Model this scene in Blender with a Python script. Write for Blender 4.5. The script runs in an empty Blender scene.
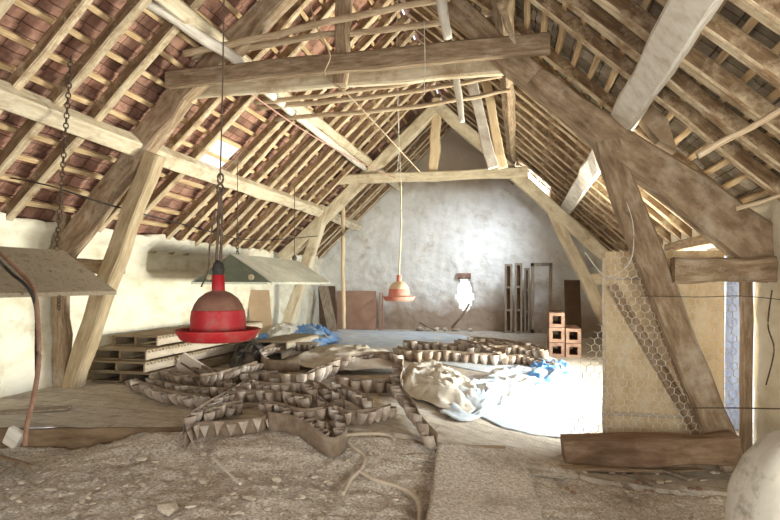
import bpy, bmesh, math, random
from mathutils import Vector, Matrix, noise
R = math.radians
random.seed(7)
C = bpy.context.scene.collection
SC = bpy.context.scene

# ------------------------------------------------------------------ camera, world, light
EYE = 1.25                      # lens height above the boarded floor (metres)
F = 555.0                       # focal length in pixels of a 780 px wide frame
YAW = R(13.1)
cam = bpy.data.cameras.new('camera'); camo = bpy.data.objects.new('camera', cam); C.objects.link(camo)
cam.sensor_width = 36; cam.lens = F / 780 * 36; cam.shift_y = 24 / 780; cam.clip_start = .05
camo.location = (0, 0, EYE); camo.rotation_euler = (R(90), 0, YAW)
SC.camera = camo
SC.view_settings.view_transform = 'Standard'; SC.view_settings.look = 'None'
SC.view_settings.gamma = 1; SC.view_settings.use_curve_mapping = False
SC.view_settings.exposure = 1.0

world = bpy.data.worlds.new('overcast_sky'); SC.world = world; world.use_nodes = True
wb = world.node_tree.nodes['Background']; wb.inputs[0].default_value = (.93, .96, 1, 1); wb.inputs[1].default_value = .9

def area(name, loc, target, sx, sy, power, col, spread=180):
    l = bpy.data.lights.new(name, 'AREA'); l.shape = 'RECTANGLE'; l.size = sx; l.size_y = sy
    l.energy = power; l.color = col; l.spread = R(spread)
    o = bpy.data.objects.new(name, l); C.objects.link(o); o.location = loc
    o.rotation_euler = (Vector(target) - Vector(loc)).to_track_quat('-Z', 'Y').to_euler()
    return o
# daylight through the right-hand doorway and left roof light, plus added fill lamps
area('daylight_doorway', (2.75, 7.7, 1.2), (-1.2, 6.6, -.3), 2.3, 1.3, 58, (.62, .78, 1), 120)
area('grass_bounce_doorway', (2.72, 7.7, .5), (-4.2, 7.4, 3.0), 2.4, 1.0, 235, (1, .97, .76), 130)
area('daylight_left_roof_light', (-4.35, 9.1, 4.2), (-3.2, 8.8, 1.0), .9, .8, 60, (.92, .96, 1))
area('added_gable_fill', (1.0, 12.6, 4.3), (-2.6, 14.8, 1.8), 1.2, 1.2, 480, (.88, .94, 1))  # added lamp above an invented roof opening, brightens the gable
area('added_side_fill', (2.1, .6, .75), (-4.6, 7.5, 2.3), 1.6, 1.2, 60, (1, .97, .80))  # added warm fill from the unbuilt near right side, no window there
area('added_front_fill', (-1.6, -2.2, .9), (-1.6, 8, .2), 2.6, 1.6, 45, (1, .98, .94))  # added weak frontal fill from behind the camera

# ------------------------------------------------------------------ geometry helpers
fw = Vector((-math.sin(YAW), math.cos(YAW))); rt = Vector((math.cos(YAW), math.sin(YAW)))
def ray(u, v):
    a = (u - 390) / F
    return Vector((fw.x + a * rt.x, fw.y + a * rt.y, (284 - v) / F))
def P(u, v, Y):
    d = ray(u, v); return Vector((0, 0, EYE)) + d * (Y / d.y)
def PX(u, v, X):
    d = ray(u, v); return Vector((0, 0, EYE)) + d * (X / d.x)
def sm(t):
    t = max(0, min(1, t)); return t * t * (3 - 2 * t)
def edgeY(X):                                        # front edge of the boarded floor
    return 3.95 + .26 * (X + 4.33) if X < -.9 else 4.84 + (X + .9) * .08
def g_up(X, Y):
    return -.45 * sm((X + 1.9) / 3.2) * sm((10.2 - Y) / 4.6)
def g_low(X, Y):
    base = -.15 - .31 * sm((X + 2.2) / 3.2); e = edgeY(X)
    return base + (g_up(X, e) - .02 - base) * sm((Y - e + .9) / .9) * sm((X + 3.7) / .7)
def ground(X, Y):
    return g_up(X, Y) if Y > edgeY(X) else g_low(X, Y)
def G(u, v, lift=0):
    d = ray(u, v); o = Vector((0, 0, EYE)); s = 1.2
    while s < 30:
        p = o + d * s
        if p.z < ground(p.x, p.y) + lift: break
        s += .01
    return Vector((p.x, p.y, ground(p.x, p.y) + lift))

W = {}
def mk(name, bm, mats, parent=None, label=None, cat=None, group=None, kind=None, smooth=False, bevel=0, solid=0):
    me = bpy.data.meshes.new(name)
    bmesh.ops.recalc_face_normals(bm, faces=bm.faces) if not solid else None
    bm.to_mesh(me); bm.free()
    for m in (mats if isinstance(mats, (list, tuple)) else [mats]): me.materials.append(m)
    o = bpy.data.objects.new(name, me); C.objects.link(o)
    if parent is None:
        xs = [v.co for v in me.vertices]
        mn = Vector((min(c.x for c in xs), min(c.y for c in xs), min(c.z for c in xs)))
        mx = Vector((max(c.x for c in xs), max(c.y for c in xs), max(c.z for c in xs)))
        org = Vector(((mn.x + mx.x) / 2, (mn.y + mx.y) / 2, mn.z)); o.location = org; W[o] = org
    else:
        org = W[parent]; o.parent = parent; W[o] = org
    me.transform(Matrix.Translation(-org))
    if smooth:
        for p in me.polygons: p.use_smooth = True
    if solid:
        s = o.modifiers.new('s', 'SOLIDIFY'); s.thickness = solid; s.offset = -1
    if bevel:
        b = o.modifiers.new('b', 'BEVEL'); b.width = bevel; b.segments = 2; b.limit_method = 'ANGLE'
    if label: o['label'] = label
    if cat: o['category'] = cat
    if group: o['group'] = group
    if kind: o['kind'] = kind
    return o
def thing(name, loc, label, cat, group=None):
    o = bpy.data.objects.new(name, None); C.objects.link(o); o.empty_display_size = .1
    o.location = loc; W[o] = Vector(loc); o['label'] = label; o['category'] = cat
    if group: o['group'] = group
    return o
def N(x, y, z, s=1.0, seed=0):
    return noise.noise(Vector((x * s + seed * 7.3, y * s - seed * 3.1, z * s + seed * 1.7)))

def sweep(bm, pts, sec, up=Vector((0, 0, 1)), scale=None, jit=0, seed=0, cap=True):
    """sweep a closed section (list of (a,b)) along pts; a goes sideways, b along `up`"""
    uvl = bm.loops.layers.uv.verify()
    pts = [Vector(p) for p in pts]; rings = []; L = 0; Ls = []
    for i, p in enumerate(pts):
        t = (pts[min(i + 1, len(pts) - 1)] - pts[max(i - 1, 0)]).normalized()
        s = t.cross(up)
        if s.length < 1e-3: s = t.cross(Vector((1, 0, 0)))
        s.normalize(); n = s.cross(t).normalized()
        k = scale[i] if scale else 1
        if not isinstance(k, (tuple, list)): k = (k, k)
        ring = []
        for a, b in sec:
            q = p + s * a * k[0] + n * b * k[1]
            if jit: q += (s * N(q.x, q.y, q.z, 3, seed) + n * N(q.x, q.y, q.z, 3, seed + 5)) * jit
            ring.append(bm.verts.new(q))
        if i: L += (p - pts[i - 1]).length
        Ls.append(L); rings.append(ring)
    m = len(sec); off = seed * .37
    for i in range(len(rings) - 1):
        for j in range(m):
            f = bm.faces.new((rings[i][j], rings[i][(j + 1) % m], rings[i + 1][(j + 1) % m], rings[i + 1][j]))
            vals = ((Ls[i], j / m), (Ls[i], (j + 1) / m), (Ls[i + 1], (j + 1) / m), (Ls[i + 1], j / m))
            for lp, (a, b) in zip(f.loops, vals): lp[uvl].uv = (a + off, b + off)
    if cap:
        for r in (rings[0], rings[-1]):
            f = bm.faces.new(r)
            for k, lp in enumerate(f.loops): lp[uvl].uv = (off + .03 * k, off + .1 * k)
    return bm
def rect(w, h, c=None):
    c = min(w, h) * .09 if c is None else c
    a, b = w / 2, h / 2
    return [(-a + c, -b), (a - c, -b), (a, -b + c), (a, b - c), (a - c, b), (-a + c, b), (-a, b - c), (-a, -b + c)]
def circ(r, n=8): return [(r * math.cos(2 * math.pi * i / n), r * math.sin(2 * math.pi * i / n)) for i in range(n)]
def line(p0, p1, n=10, bow=0, bowdir=Vector((0, 0, 1)), wob=0, seed=0):
    p0, p1 = Vector(p0), Vector(p1); out = []
    for i in range(n + 1):
        t = i / n; p = p0.lerp(p1, t) + bowdir * bow * math.sin(math.pi * t)
        if wob: p += Vector((N(t * 3, seed, 0, 1), N(t * 3, seed, 9, 1), N(t * 3, seed, 17, 1))) * wob
        out.append(p)
    return out
def spline(pts, n=6):
    pts = [Vector(p) for p in pts]; out = []
    for i in range(len(pts) - 1):
        a = pts[max(i - 1, 0)]; b = pts[i]; c = pts[i + 1]; d = pts[min(i + 2, len(pts) - 1)]
        for k in range(n):
            t = k / n
            out.append(.5 * ((2 * b) + (c - a) * t + (2 * a - 5 * b + 4 * c - d) * t * t + (-a + 3 * b - 3 * c + d) * t ** 3))
    out.append(pts[-1]); return out
def tube(bm, pts, r, n=6, jit=0, seed=0, scale=None): return sweep(bm, pts, circ(r, n), jit=jit, seed=seed, scale=scale)
def box(bm, c, s, rot=None, jit=0):
    uvl = bm.loops.layers.uv.verify(); c = Vector(c)
    vs = []
    for z in (-1, 1):
        for y in (-1, 1):
            for x in (-1, 1):
                v = Vector((x * s[0] / 2, y * s[1] / 2, z * s[2] / 2))
                if jit: v += Vector([random.uniform(-jit, jit) for _ in range(3)])
                if rot: v = rot @ v
                vs.append(bm.verts.new(c + v))
    for f in ((0, 2, 3, 1), (4, 5, 7, 6), (0, 1, 5, 4), (2, 6, 7, 3), (1, 3, 7, 5), (0, 4, 6, 2)):
        fc = bm.faces.new([vs[i] for i in f])
        for lp in fc.loops:
            co = lp.vert.co; lp[uvl].uv = (co.y + co.z * .3, co.x * .8 + co.z)
    return bm
def rz(a): return Matrix.Rotation(a, 3, 'Z')
def rot3(x=0, y=0, z=0): return (Matrix.Rotation(z, 3, 'Z') @ Matrix.Rotation(y, 3, 'Y') @ Matrix.Rotation(x, 3, 'X'))
def lathe(bm, prof, c, n=40, tilt=None):
    c = Vector(c); rings = []
    for r, z in prof:
        ring = []
        for i in range(n):
            v = Vector((r * math.cos(2 * math.pi * i / n), r * math.sin(2 * math.pi * i / n), z))
            if tilt: v = tilt @ v
            ring.append(bm.verts.new(c + v))
        rings.append(ring)
    for i in range(len(rings) - 1):
        for j in range(n):
            bm.faces.new((rings[i][j], rings[i][(j + 1) % n], rings[i + 1][(j + 1) % n], rings[i + 1][j]))
    return bm

# ------------------------------------------------------------------ materials
def mat(name, cols, scale=6, rough=.9, bump=.3, uv=False, stretch=(1, 1, 1), dust=None, dust_amt=.5, dust_scale=2.5,
        spec=.2, metal=0, bscale=None, rnd=0, trans=0, dist=.012):
    m = bpy.data.materials.new(name); m.use_nodes = True; nt = m.node_tree; nd = nt.nodes; lk = nt.links
    b = nd['Principled BSDF']; b.inputs['Roughness'].default_value = rough
    b.inputs['Specular IOR Level'].default_value = spec; b.inputs['Metallic'].default_value = metal
    tc = nd.new('ShaderNodeTexCoord'); mp = nd.new('ShaderNodeMapping'); mp.inputs['Scale'].default_value = stretch
    lk.new(tc.outputs['UV' if uv else 'Object'], mp.inputs[0])
    n1 = nd.new('ShaderNodeTexNoise'); n1.inputs['Scale'].default_value = scale; n1.inputs['Detail'].default_value = 6
    n1.inputs['Roughness'].default_value = .65; lk.new(mp.outputs[0], n1.inputs[0])
    if rnd:
        oi = nd.new('ShaderNodeObjectInfo'); vm = nd.new('ShaderNodeVectorMath'); vm.operation = 'SCALE'
        cb = nd.new('ShaderNodeCombineXYZ')
        for k in range(3): lk.new(oi.outputs['Random'], cb.inputs[k])
        lk.new(cb.outputs[0], vm.inputs[0]); vm.inputs['Scale'].default_value = 40
        lk.new(vm.outputs[0], mp.inputs['Location'])
    r = nd.new('ShaderNodeValToRGB'); lk.new(n1.outputs[0], r.inputs[0])
    e = r.color_ramp.elements; k = len(cols)
    e[0].position = .3; e[0].color = (*cols[0], 1); e[1].position = .7; e[1].color = (*cols[-1], 1)
    for i in range(1, k - 1):
        x = e.new(.3 + .4 * i / (k - 1)); x.color = (*cols[i], 1)
    col = r.outputs[0]
    if dust:
        n2 = nd.new('ShaderNodeTexNoise'); n2.inputs['Scale'].default_value = dust_scale; n2.inputs['Detail'].default_value = 8
        n2.inputs['Roughness'].default_value = .7; lk.new(tc.outputs['Object'], n2.inputs[0])
        r2 = nd.new('ShaderNodeValToRGB'); r2.color_ramp.elements[0].position = max(0, .62 - dust_amt * .4); r2.color_ramp.elements[1].position = min(1, .78 - dust_amt * .3)
        lk.new(n2.outputs[0], r2.inputs[0]); mx = nd.new('ShaderNodeMixRGB'); lk.new(r2.outputs[0], mx.inputs[0])
        lk.new(col, mx.inputs[1]); mx.inputs[2].default_value = (*dust, 1); col = mx.outputs[0]
    if rnd:
        hs = nd.new('ShaderNodeHueSaturation'); mr = nd.new('ShaderNodeMapRange')
        mr.inputs['To Min'].default_value = 1 - rnd; mr.inputs['To Max'].default_value = 1 + rnd
        lk.new(oi.outputs['Random'], mr.inputs[0]); lk.new(mr.outputs[0], hs.inputs['Value']); lk.new(col, hs.inputs['Color']); col = hs.outputs[0]
    lk.new(col, b.inputs['Base Color'])
    if bump:
        n3 = nd.new('ShaderNodeTexNoise'); n3.inputs['Scale'].default_value = bscale or scale * 3; n3.inputs['Detail'].default_value = 8
        lk.new(mp.outputs[0], n3.inputs[0]); bp = nd.new('ShaderNodeBump'); bp.inputs['Strength'].default_value = bump
        bp.inputs['Distance'].default_value = dist; lk.new(n3.outputs[0], bp.inputs['Height']); lk.new(bp.outputs[0], b.inputs['Normal'])
    if trans: b.inputs['Transmission Weight'].default_value = trans
    m['col'] = 1
    return m
GR = (1, 9, 1)
M = {}
M['oak_pale'] = mat('pale_brown_oak', [(.30, .22, .13), (.44, .34, .22), (.56, .46, .32)], 2.5, uv=True, stretch=(1.2, 7, 1), bump=.5)
M['oak'] = mat('weathered_oak', [(.16, .105, .065), (.31, .22, .145), (.47, .37, .27)], 3.5, uv=True, stretch=(1.2, 7, 1), dust=(.52, .44, .35), dust_amt=.22, bump=.5, rnd=.12)
M['dark_oak'] = mat('dark_oak', [(.12, .075, .045), (.22, .15, .09), (.30, .21, .14)], 2.5, uv=True, stretch=(1.2, 7, 1), bump=.5)
M['lime_oak'] = mat('limewashed_oak', [(.50, .40, .28), (.68, .59, .44), (.80, .73, .58)], 2.5, uv=True, stretch=(1.2, 6, 1), dust=(.40, .29, .19), dust_amt=.25, bump=.5, rnd=.06)
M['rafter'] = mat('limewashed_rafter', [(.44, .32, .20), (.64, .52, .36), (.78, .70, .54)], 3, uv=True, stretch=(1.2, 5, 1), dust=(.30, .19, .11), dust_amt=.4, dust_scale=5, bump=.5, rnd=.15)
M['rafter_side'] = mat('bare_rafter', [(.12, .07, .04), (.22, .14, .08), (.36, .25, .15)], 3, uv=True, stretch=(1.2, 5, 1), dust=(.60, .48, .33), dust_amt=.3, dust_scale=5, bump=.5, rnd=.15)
M['batten'] = mat('roof_batten', [(.40, .26, .14), (.60, .43, .25), (.70, .56, .36)], 3, uv=True, stretch=(1, 4, 1), bump=.3, rnd=.12)
M['pale_pine'] = mat('pale_pine', [(.62, .45, .28), (.74, .58, .38), (.80, .67, .48)], 2.5, uv=True, stretch=(1.2, 6, 1), bump=.3)
M['pole'] = mat('barked_pole', [(.30, .20, .12), (.50, .38, .26), (.66, .56, .43)], 3, uv=True, stretch=(1.5, 3, 1), bump=.5, rnd=.12)
M['white_pole'] = mat('whitewashed_pole', [(.55, .48, .40), (.74, .69, .62), (.85, .82, .77)], 3, uv=True, stretch=(2, 3, 1), bump=.4)
M['tile'] = None
M['plaster_l'] = mat('cream_plaster', [(.66, .60, .44), (.84, .80, .67), (.90, .87, .77)], 3.2, bump=.8, bscale=9, dust=(.55, .44, .30), dust_amt=.12, dust_scale=1.6, stretch=(1, .6, 1.2), dist=.03)
M['brick'] = mat('clay_block', [(.20, .11, .08), (.30, .19, .145), (.40, .28, .22)], 9, bump=.3, rnd=.1)
M['red'] = mat('red_plastic', [(.25, .008, .012), (.33, .012, .018), (.37, .03, .03)], 5, rough=.5, bump=.05, spec=.3, dust=(.26, .09, .075), dust_amt=.2, dust_scale=9)
M['red_dusty'] = mat('dust_on_red_plastic', [(.22, .12, .085), (.15, .065, .05)], 14, bump=.3)
M['pink'] = mat('faded_red_plastic', [(.60, .18, .14), (.66, .26, .20)], 8, rough=.6, bump=.1, dust=(.62, .42, .33), dust_amt=.3)
M['string'] = mat('pale_pink_string', [(.50, .24, .20), (.62, .42, .36)], 20, bump=.1)
M['cream_plastic'] = mat('dusty_cream_dome', [(.62, .45, .30), (.72, .58, .40)], 8, bump=.1)
M['metal'] = mat('dusty_galvanised_sheet', [(.19, .15, .105), (.29, .235, .17), (.37, .31, .235)], 14, bump=.5, rough=.9, dust=(.11, .08, .05), dust_amt=.3, dust_scale=14)
M['metal_light'] = mat('grey_galvanised_sheet', [(.34, .34, .29), (.46, .45, .39)], 5, rough=.7, bump=.1, dust=(.52, .48, .40), dust_amt=.3)
M['metal_green'] = mat('green_grey_sheet', [(.13, .15, .12), (.20, .22, .17)], 5, rough=.7, bump=.1)
M['iron'] = mat('rusty_iron', [(.05, .04, .03), (.16, .11, .08)], 20, rough=.8, bump=.3)
M['wire'] = mat('galvanised_wire', [(.50, .46, .40), (.78, .74, .67)], 20, rough=.6, bump=0)
M['cord'] = mat('fibre_cord', [(.50, .42, .28), (.66, .58, .42)], 20, bump=.2)
M['black'] = mat('black_rubber', [(.012, .012, .012), (.05, .045, .04)], 8, rough=.6, bump=.2, dust=(.20, .17, .14), dust_amt=.2)
M['belt'] = mat('dusty_feeder_plastic', [(.15, .11, .075), (.25, .19, .14), (.38, .31, .25)], 7, bump=.4, rough=.85, dust=(.24, .17, .12), dust_amt=.3, dust_scale=6)
M['cup'] = mat('dusty_cup_plastic', [(.20, .14, .105), (.42, .34, .28), (.80, .74, .68)], 5, bump=.4, rough=.8, rnd=.2)
M['tarp_blue'] = mat('blue_tarpaulin', [(.05, .16, .48), (.16, .36, .72), (.45, .60, .78)], 3, rough=.5, bump=.3, dust=(.52, .50, .46), dust_amt=.25, dust_scale=3)
M['tarp_pale'] = mat('pale_blue_sheet', [(.40, .49, .60), (.58, .65, .72), (.74, .77, .78)], 3, rough=.5, bump=.3, dust=(.60, .56, .50), dust_amt=.3)
M['curtain'] = mat('blue_grey_plastic', [(.20, .26, .46), (.34, .42, .64)], 3, rough=.5, bump=.2)
M['tarp_grey'] = mat('dusty_grey_sheet', [(.42, .37, .31), (.56, .51, .44), (.68, .64, .57)], 4, bump=.4, rough=.85, dust=(.30, .25, .20), dust_amt=.2, dust_scale=4)
M['bag_white'] = mat('dusty_white_sack', [(.52, .49, .44), (.66, .63, .57)], 5, bump=.3, rough=.8, dust=(.22, .18, .14), dust_amt=.16, dust_scale=5)
M['bag_black'] = mat('black_bin_bag', [(.015, .013, .013), (.05, .045, .045)], 5, rough=.4, bump=.3, dust=(.18, .15, .13), dust_amt=.2)
M['ply'] = mat('pale_plywood', [(.52, .38, .22), (.66, .51, .32), (.74, .60, .41)], 2.2, stretch=(3, 1, 1), bump=.25, dust=(.76, .66, .50), dust_amt=.35, dust_scale=4)
M['hardboard'] = mat('pink_brown_board', [(.40, .24, .17), (.50, .32, .24)], 3, bump=.15)
M['cardboard'] = mat('tan_board', [(.50, .36, .25), (.60, .45, .32)], 3, bump=.15)
M['grey_wood'] = mat('grey_weathered_wood', [(.20, .15, .11), (.33, .26, .20), (.44, .36, .28)], 3, uv=False, stretch=(6, 6, 1), bump=.4, rnd=.1)
M['sill'] = mat('rough_sawn_beam', [(.13, .08, .05), (.24, .155, .10), (.36, .26, .18)], 3, uv=True, stretch=(1.2, 6, 1), bump=.8, dust=(.20, .12, .07), dust_amt=.2, dust_scale=7)
M['slat'] = mat('pale_slatted_pine', [(.38, .30, .23), (.50, .42, .33), (.58, .50, .42)], 3, bump=.2, stretch=(1, 1, 4))
M['slat_top'] = mat('grey_brown_deck', [(.22, .16, .10), (.36, .28, .19)], 4, bump=.3)
M['dark_wood'] = mat('dark_stained_board', [(.10, .065, .045), (.17, .11, .075)], 5, bump=.3)
M['stone'] = mat('rubble_stone', [(.34, .28, .22), (.52, .45, .37), (.64, .58, .50)], 12, bump=.4, rnd=.15)
M['hose'] = mat('pale_hose', [(.45, .37, .29), (.58, .50, .41)], 12, bump=.2)
M['hose_brown'] = mat('brown_hose', [(.22, .12, .08), (.34, .21, .15)], 12, bump=.2)
M['card_white'] = mat('dusty_white_card', [(.56, .48, .42), (.66, .59, .53)], 6, bump=.2)

def tile_mat(name, c_list, green):
    m = mat(name, c_list, 5, bump=.4, dust=green, dust_amt=.35, dust_scale=4.5)
    nt = m.node_tree; nd = nt.nodes; lk = nt.links; b = nd['Principled BSDF']
    src = b.inputs['Base Color'].links[0].from_socket
    tc = nd.new('ShaderNodeTexCoord'); br = nd.new('ShaderNodeTexBrick'); mp = nd.new('ShaderNodeMapping')
    mp.inputs['Rotation'].default_value = (0, 0, 0)
    lk.new(tc.outputs['UV'], mp.inputs[0]); lk.new(mp.outputs[0], br.inputs[0])
    br.inputs['Scale'].default_value = 1; br.inputs['Brick Width'].default_value = .24; br.inputs['Row Height'].default_value = .28
    br.offset = 0; br.inputs['Color1'].default_value = (.62, .62, .62, 1); br.inputs['Color2'].default_value = (1.25, 1.25, 1.25, 1)
    br.inputs['Mortar'].default_value = (.25, .2, .18, 1); br.inputs['Mortar Size'].default_value = .006
    mx = nd.new('ShaderNodeMixRGB'); mx.blend_type = 'MULTIPLY'; mx.inputs[0].default_value = .8
    lk.new(src, mx.inputs[1]); lk.new(br.outputs[0], mx.inputs[2]); lk.new(mx.outputs[0], b.inputs['Base Color'])
    return m
M['tile_l'] = tile_mat('clay_tile_left', [(.26, .13, .095), (.40, .22, .165), (.50, .30, .235)], (.16, .09, .07))
M['tile_r'] = tile_mat('clay_tile_right', [(.20, .15, .12), (.34, .27, .20), (.50, .42, .34)], (.24, .23, .13))

def gable_mat():
    m = mat('stained_limewash', [(.70, .68, .65), (.84, .83, .81), (.90, .89, .88)], 2.2, bump=.9, bscale=6, dust=(.56, .46, .36), dust_amt=.18, dust_scale=1.7, dist=.035)
    nt = m.node_tree; nd = nt.nodes; lk = nt.links; b = nd['Principled BSDF']
    src = b.inputs['Base Color'].links[0].from_socket
    geo = nd.new('ShaderNodeNewGeometry'); sp = nd.new('ShaderNodeSeparateXYZ'); lk.new(geo.outputs['Position'], sp.inputs[0])
    ns = nd.new('ShaderNodeTexNoise'); ns.inputs['Scale'].default_value = 1.6; ns.inputs['Detail'].default_value = 6; lk.new(geo.outputs['Position'], ns.inputs[0])
    def band(z0, z1, w, col, cur):      # earth staining along the foot of the wall, bare stone near the apex
        ma = nd.new('ShaderNodeMath'); ma.operation = 'MULTIPLY_ADD'; lk.new(ns.outputs[0], ma.inputs[0]); ma.inputs[1].default_value = w
        lk.new(sp.outputs[2], ma.inputs[2])
        mr = nd.new('ShaderNodeMapRange'); lk.new(ma.outputs[0], mr.inputs[0]); mr.inputs['From Min'].default_value = z0 + w / 2; mr.inputs['From Max'].default_value = z1 + w / 2
        mr.inputs['To Min'].default_value = 0; mr.inputs['To Max'].default_value = .85
        mx = nd.new('ShaderNodeMixRGB'); lk.new(mr.outputs[0], mx.inputs[0]); lk.new(cur, mx.inputs[1]); mx.inputs[2].default_value = (*col, 1)
        return mx.outputs[0]
    c = band(1.05, .45, 1.6, (.36, .25, .17), src)
    c = band(3.7, 4.1, .8, (.46, .36, .27), c)
    lk.new(c, b.inputs['Base Color']); return m
M['plaster_g'] = gable_mat()

def floor_mat(name, cols, planks, scale=9):
    m = mat(name, cols, scale, bump=.9, bscale=55, dust=(.30, .245, .20), dust_amt=.2, dust_scale=2.2, dist=.015)
    if planks:
        nt = m.node_tree; nd = nt.nodes; lk = nt.links; b = nd['Principled BSDF']
        src = b.inputs['Base Color'].links[0].from_socket
        tc = nd.new('ShaderNodeTexCoord'); mp = nd.new('ShaderNodeMapping'); mp.inputs['Rotation'].default_value = (0, 0, R(6))
        lk.new(tc.outputs['Object'], mp.inputs[0]); br = nd.new('ShaderNodeTexBrick'); lk.new(mp.outputs[0], br.inputs[0])
        br.inputs['Scale'].default_value = 1; br.inputs['Brick Width'].default_value = 2.6; br.inputs['Row Height'].default_value = .23
        br.inputs['Color1'].default_value = (1, 1, 1, 1); br.inputs['Color2'].default_value = (.84, .82, .8, 1)
        br.inputs['Mortar'].default_value = (.45, .4, .36, 1); br.inputs['Mortar Size'].default_value = .007
        mx = nd.new('ShaderNodeMixRGB'); mx.blend_type = 'MULTIPLY'; mx.inputs[0].default_value = .7
        lk.new(src, mx.inputs[1]); lk.new(br.outputs[0], mx.inputs[2]); lk.new(mx.outputs[0], b.inputs['Base Color'])
    return m
M['floor'] = floor_mat('dusty_floorboards', [(.44, .38, .32), (.56, .50, .43), (.66, .61, .54)], True)
M['rubble'] = floor_mat('dusty_rubble', [(.27, .225, .185), (.60, .54, .48), (.88, .83, .77)], False, 45)
M['glass'] = bpy.data.materials.new('roof_light_glass'); M['glass'].use_nodes = True
_nt = M['glass'].node_tree; _nt.nodes.remove(_nt.nodes['Principled BSDF'])
_t = _nt.nodes.new('ShaderNodeBsdfTransparent'); _t.inputs[0].default_value = (.86, .9, .92, 1); _g = _nt.nodes.new('ShaderNodeBsdfGlossy'); _g.inputs['Roughness'].default_value = .15
_m = _nt.nodes.new('ShaderNodeMixShader'); _m.inputs[0].default_value = .08
_nt.links.new(_t.outputs[0], _m.inputs[1]); _nt.links.new(_g.outputs[0], _m.inputs[2]); _nt.links.new(_m.outputs[0], _nt.nodes['Material Output'].inputs[0])

# ------------------------------------------------------------------ the shell
XC = -1.685; WL = -5.55; WR = 2.2; YG = 15.0; RIDGE = 5.45; SL = .93
def roof_z(X): return RIDGE - SL * abs(X - XC)          # underside of the rafters

# floor (raised boards) and the lower dusty ground in the foreground
bm = bmesh.new(); nx, ny = 110, 120
grid = []
for j in range(ny + 1):
    row = []
    for i in range(nx + 1):
        X = -5.9 + 8.5 * i / nx; e = edgeY(X) + .03 * N(X, 0, 0, 4); t = j / ny; Y = e + (15.3 - e) * t ** 1.3
        row.append(bm.verts.new((X, Y, g_up(X, Y) + .012 * N(X, Y, 0, 3) + .006 * N(X, Y, 1, 14))))
    grid.append(row)
for j in range(ny):
    for i in range(nx): bm.faces.new((grid[j][i], grid[j][i + 1], grid[j + 1][i + 1], grid[j + 1][i]))
edge_pts = [v.co.copy() for v in grid[0]]
sk = [bm.verts.new((v.co.x, v.co.y - .01 - .03 * abs(N(v.co.x, 0, 0, 9)), v.co.z - .12)) for v in grid[0]]
for i in range(nx):
    if grid[0][i].co.x > -2.7: bm.faces.new((sk[i], sk[i + 1], grid[0][i + 1], grid[0][i]))
for v in sk:
    if not v.link_faces: bm.verts.remove(v)
mk('floor', bm, M['floor'], kind='structure', smooth=True)
bm = bmesh.new(); sweep(bm, [p + Vector((0, .035, -.115)) for p in edge_pts if p.x < -2.6], rect(.05, .21, .01), jit=.01); mk('trim_2', bm, M['dark_oak'], kind='structure')

bm = bmesh.new(); nx, ny = 210, 200; grid = []
for j in range(ny + 1):
    row = []
    for i in range(nx + 1):
        X = -5.9 + 8.5 * i / nx; Y = -2.4 + (edgeY(X) + .45 + 2.4) * (j / ny) ** .7
        z = g_low(X, Y) + .025 * N(X, Y, 0, 2) + .022 * N(X, Y, 3, 8) + .022 * abs(N(X, Y, 5, 21)) + .02 * max(0, N(X, Y, 9, 13)) - .02
        if Y > edgeY(X): z -= .05
        row.append(bm.verts.new((X, Y, z)))
    grid.append(row)
for j in range(ny):
    for i in range(nx): bm.faces.new((grid[j][i], grid[j][i + 1], grid[j + 1][i + 1], grid[j + 1][i]))
mk('floor_lower', bm, M['rubble'], kind='structure', smooth=True)

def wall_grid(name, f, na, nb, mats, keep, solid):
    bm = bmesh.new(); g = [[bm.verts.new(f(i / na, j / nb)) for i in range(na + 1)] for j in range(nb + 1)]
    for j in range(nb):
        for i in range(na):
            if keep((i + .5) / na, (j + .5) / nb): bm.faces.new((g[j][i], g[j][i + 1], g[j + 1][i + 1], g[j + 1][i]))
    for v in list(bm.verts):
        if not v.link_faces: bm.verts.remove(v)
    return mk(name, bm, mats, kind='structure', smooth=True, solid=solid)
# left wall with a long dark recess
def lw(a, b):
    Y = -2.5 + 17.9 * a; top = 1.99 + .07 * N(Y, 0, 0, 1.5) + .05 * N(Y, 0, 0, 5)
    z = -.25 + (top + .25) * b
    x = WL + .035 * N(Y, z, 0, 2) + .012 * N(Y, z, 0, 8)
    nch = sm((Y - 7.45) / .12) * sm((9.35 - Y) / .25) * sm((z - 1.42) / .06) * sm((1.80 - z) / .07)
    x -= .32 * nch
    if b > .9: x += (.10 + .04 * N(Y, z, 7, 5)) * sm((b - .9) / .07)
    return (x, Y, z)
wall_grid('wall_left', lw, 260, 60, M['plaster_l'], lambda a, b: True, .5)
# gable wall with a broken hole
def inhole(x, z):
    dx = (x + 1.42) / (.22 + .05 * N(z, 0, 0, 6)); dz = (z - .95) / .47
    return dx * dx + dz * dz * (1 + .2 * dx) < 1
def gw(a, b):
    x = WL - .3 + (WR - WL + .6) * a; zt = roof_z(x) + .12
    z = -.25 + (max(zt, .5) + .25) * b
    y = YG + .05 * N(x, z, 0, 1.5) + .02 * N(x, z, 0, 6)
    return (x, y, z)
def gk(a, b):
    x, y, z = gw(a, b); return not inhole(x, z)
wall_grid('wall_gable', gw, 150, 90, M['plaster_g'], gk, .5)
bm = bmesh.new(); sweep(bm, line(P(457, 276, 14.99), P(471, 276, 14.99), 4), rect(.16, .16, .03)); o = mk('trim_1', bm, M['brick'], kind='structure')
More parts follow.
